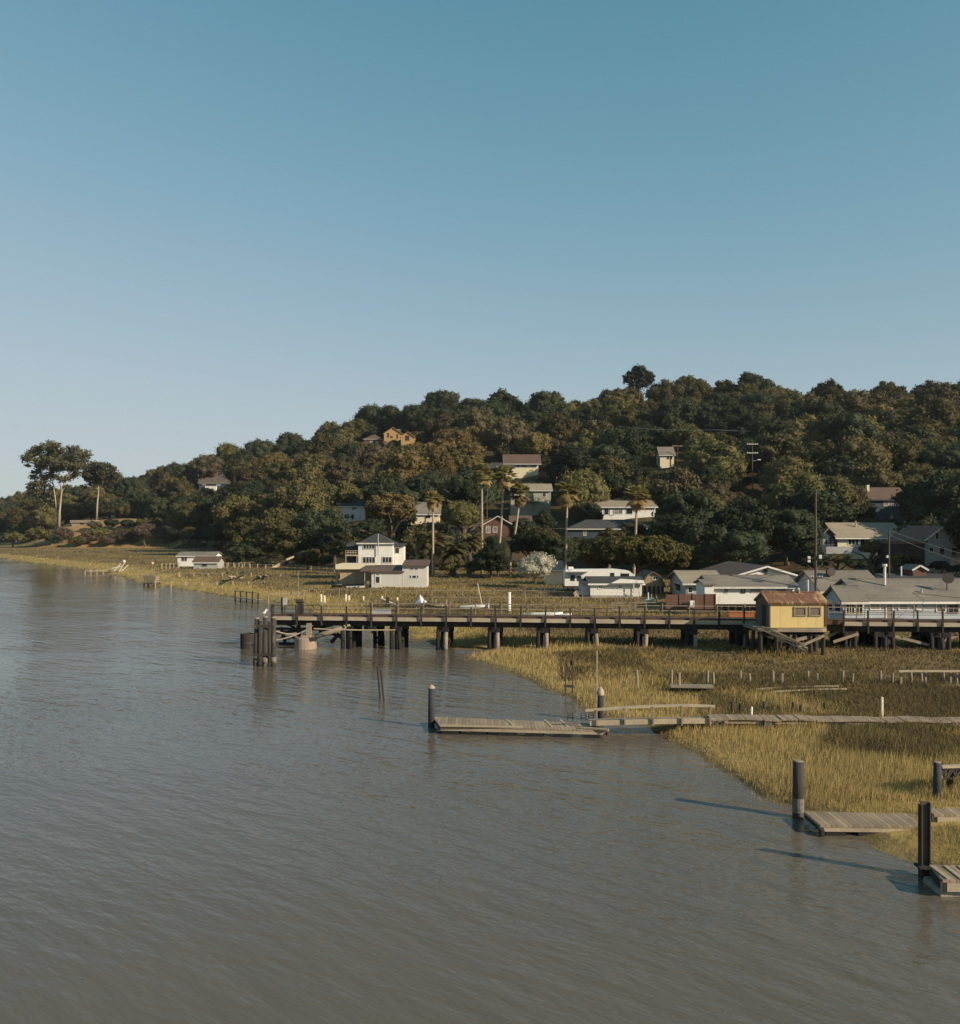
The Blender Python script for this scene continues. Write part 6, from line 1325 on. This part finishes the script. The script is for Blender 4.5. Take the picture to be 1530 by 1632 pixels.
MB().box(-5 * k3, -2 * k3, -.2, 0, 36 * k3, 40 * k3).build('fitting', M['trim'], u3)
Y4 = solveY(1079, 745); u4, k4 = upole('T shaped pole beside the small white gabled house', 1080, 710, 745, Y4, [(711, 9, 'wood_pale')])
u5, k5 = upole('thin bare pole right of the straight fan palm above the brown cottage', 776, 765, 838, solveY(776, 842), [])
def wire(label, pts, sag, r=.02, m='metal'):
    out = []
    for (a, Ya), (b, Yb) in zip(pts[:-1], pts[1:]):
        P0, P1 = W(*a, Ya), W(*b, Yb); out += [P0.lerp(P1, k / 14) - Vector((0, 0, sag * 4 * (k / 14) * (1 - k / 14))) for k in range(15)]
    o = MB().tube(out, r, 5).build('power_line', M[m]); tag(o, label, 'wire', 'overhead wires')
wire('pale sagging wire strung across the dark upper woods toward the double crossarm pole', [((985, 679), 300), ((1140, 685), 270), ((1330, 683), 260)], .6, .05)
wire('wire from the double crossarm pole down to the left', [((1190, 708), Y2 - .2), ((1110, 760), Y2 + 10)], .5, .03)
wire('wire from the low crossarm of the tall roadside pole down left to the white annex', [((1291, 921), 89.8), ((1140, 948), 96)], .4, .02, 'tar')
wire('wire from the tall roadside pole up right over the grey roofs', [((1309, 921), 89.8), ((1600, 958), 74)], .3, .02, 'tar')
wire('upper wire from the tall roadside pole to the left behind the hall roof', [((1299, 884), 90), ((1235, 909), 106)], .5, .02, 'tar')
wire('wire from the slim pole in front of the yellow house to the right edge', [((1417, 845), 104), ((1640, 905), 90)], .4, .02)
wire('second lower wire from the slim pole to the right edge', [((1417, 852), 104), ((1640, 925), 90)], .4, .02)
SUN, SUN_EL, SUNC = 5.0, 25, (1.0, .85, .64)
SKY, SKYD, EXPO = .12, (1.0, .4, 2.5), 0.35
SKYC = ((1.9, .301, .173), (1.35, .358, .2493), (1.85, .163, .1154))
HAZE = .00007
# ------------------------------------------------------------------ camera, sky, sun
cam = bpy.data.cameras.new('camera'); co = bpy.data.objects.new('camera', cam); COL.objects.link(co)
co.location = (0, 0, CH); co.rotation_euler = (R(90), 0, 0)
cam.sensor_fit = 'HORIZONTAL'; cam.sensor_width = 36; cam.lens = 36 * F / 1530
cam.shift_y = (HY - 816) / 1530; cam.clip_start = .5; cam.clip_end = 6000
SC.camera = co
EL = R(SUN_EL); sh = Vector((-.868, .496, 0)).normalized()          # shadows fall to the left and away
sun_to = Vector((-sh.x * math.cos(EL), -sh.y * math.cos(EL), math.sin(EL)))
sl = bpy.data.lights.new('sun', 'SUN'); sl.energy = SUN; sl.angle = R(.5); sl.color = SUNC
so = bpy.data.objects.new('sun', sl); COL.objects.link(so); so.rotation_euler = (-sun_to).to_track_quat('-Z', 'Y').to_euler(); so.location = (80, -60, 90)
w = bpy.data.worlds.new('World'); SC.world = w; w.use_nodes = True
N, L = w.node_tree.nodes, w.node_tree.links
sk = N.new('ShaderNodeTexSky'); sk.sky_type = 'NISHITA'; sk.sun_disc = False
sk.sun_elevation = EL; sk.sun_rotation = math.atan2(sun_to.x, sun_to.y)
sk.air_density, sk.dust_density, sk.ozone_density = SKYD
# the photograph's film response: each colour of the sky goes through a soft shoulder g x^p / (1 + k x^p)
sp = N.new('ShaderNodeSeparateColor'); L.new(sk.outputs[0], sp.inputs[0]); cb = N.new('ShaderNodeCombineColor')
for i, (pw_, k_, gn_) in enumerate(SKYC):
    a = N.new('ShaderNodeMath'); a.operation = 'POWER'; a.inputs[1].default_value = pw_; L.new(sp.outputs[i], a.inputs[0])
    b = N.new('ShaderNodeMath'); b.operation = 'MULTIPLY'; b.inputs[1].default_value = gn_ / (SKY * 2 ** EXPO); 
    d = N.new('ShaderNodeMath'); d.operation = 'MULTIPLY_ADD'; d.inputs[1].default_value = k_; d.inputs[2].default_value = 1.0; L.new(a.outputs[0], d.inputs[0])
    e = N.new('ShaderNodeMath'); e.operation = 'DIVIDE'; L.new(a.outputs[0], e.inputs[0]); L.new(d.outputs[0], e.inputs[1])
    L.new(e.outputs[0], b.inputs[0]); L.new(b.outputs[0], cb.inputs[i])
L.new(cb.outputs[0], N['Background'].inputs['Color']); N['Background'].inputs['Strength'].default_value = SKY
SC.view_settings.view_transform = 'Standard'; SC.view_settings.look = 'None'; SC.view_settings.exposure = EXPO; SC.view_settings.gamma = 1
SC.cycles.max_bounces = 6; SC.cycles.diffuse_bounces = 2; SC.cycles.glossy_bounces = 3; SC.cycles.transparent_max_bounces = 4; SC.cycles.transmission_bounces = 2

if HAZE:
    hb = MB().box(-1000, 1000, -8, 1000, -2.9, 118).build('haze', bpy.data.materials.new('river_haze')); hb['kind'] = 'stuff'
    hm = hb.data.materials[0]; hm.use_nodes = True; hn = hm.node_tree.nodes; hn.remove(hn['Principled BSDF'])
    pv = hn.new('ShaderNodeVolumePrincipled'); pv.inputs['Color'].default_value = (.80, .86, .92, 1); pv.inputs['Density'].default_value = HAZE; pv.inputs['Anisotropy'].default_value = .2
    hm.node_tree.links.new(pv.outputs[0], hn['Material Output'].inputs['Volume'])
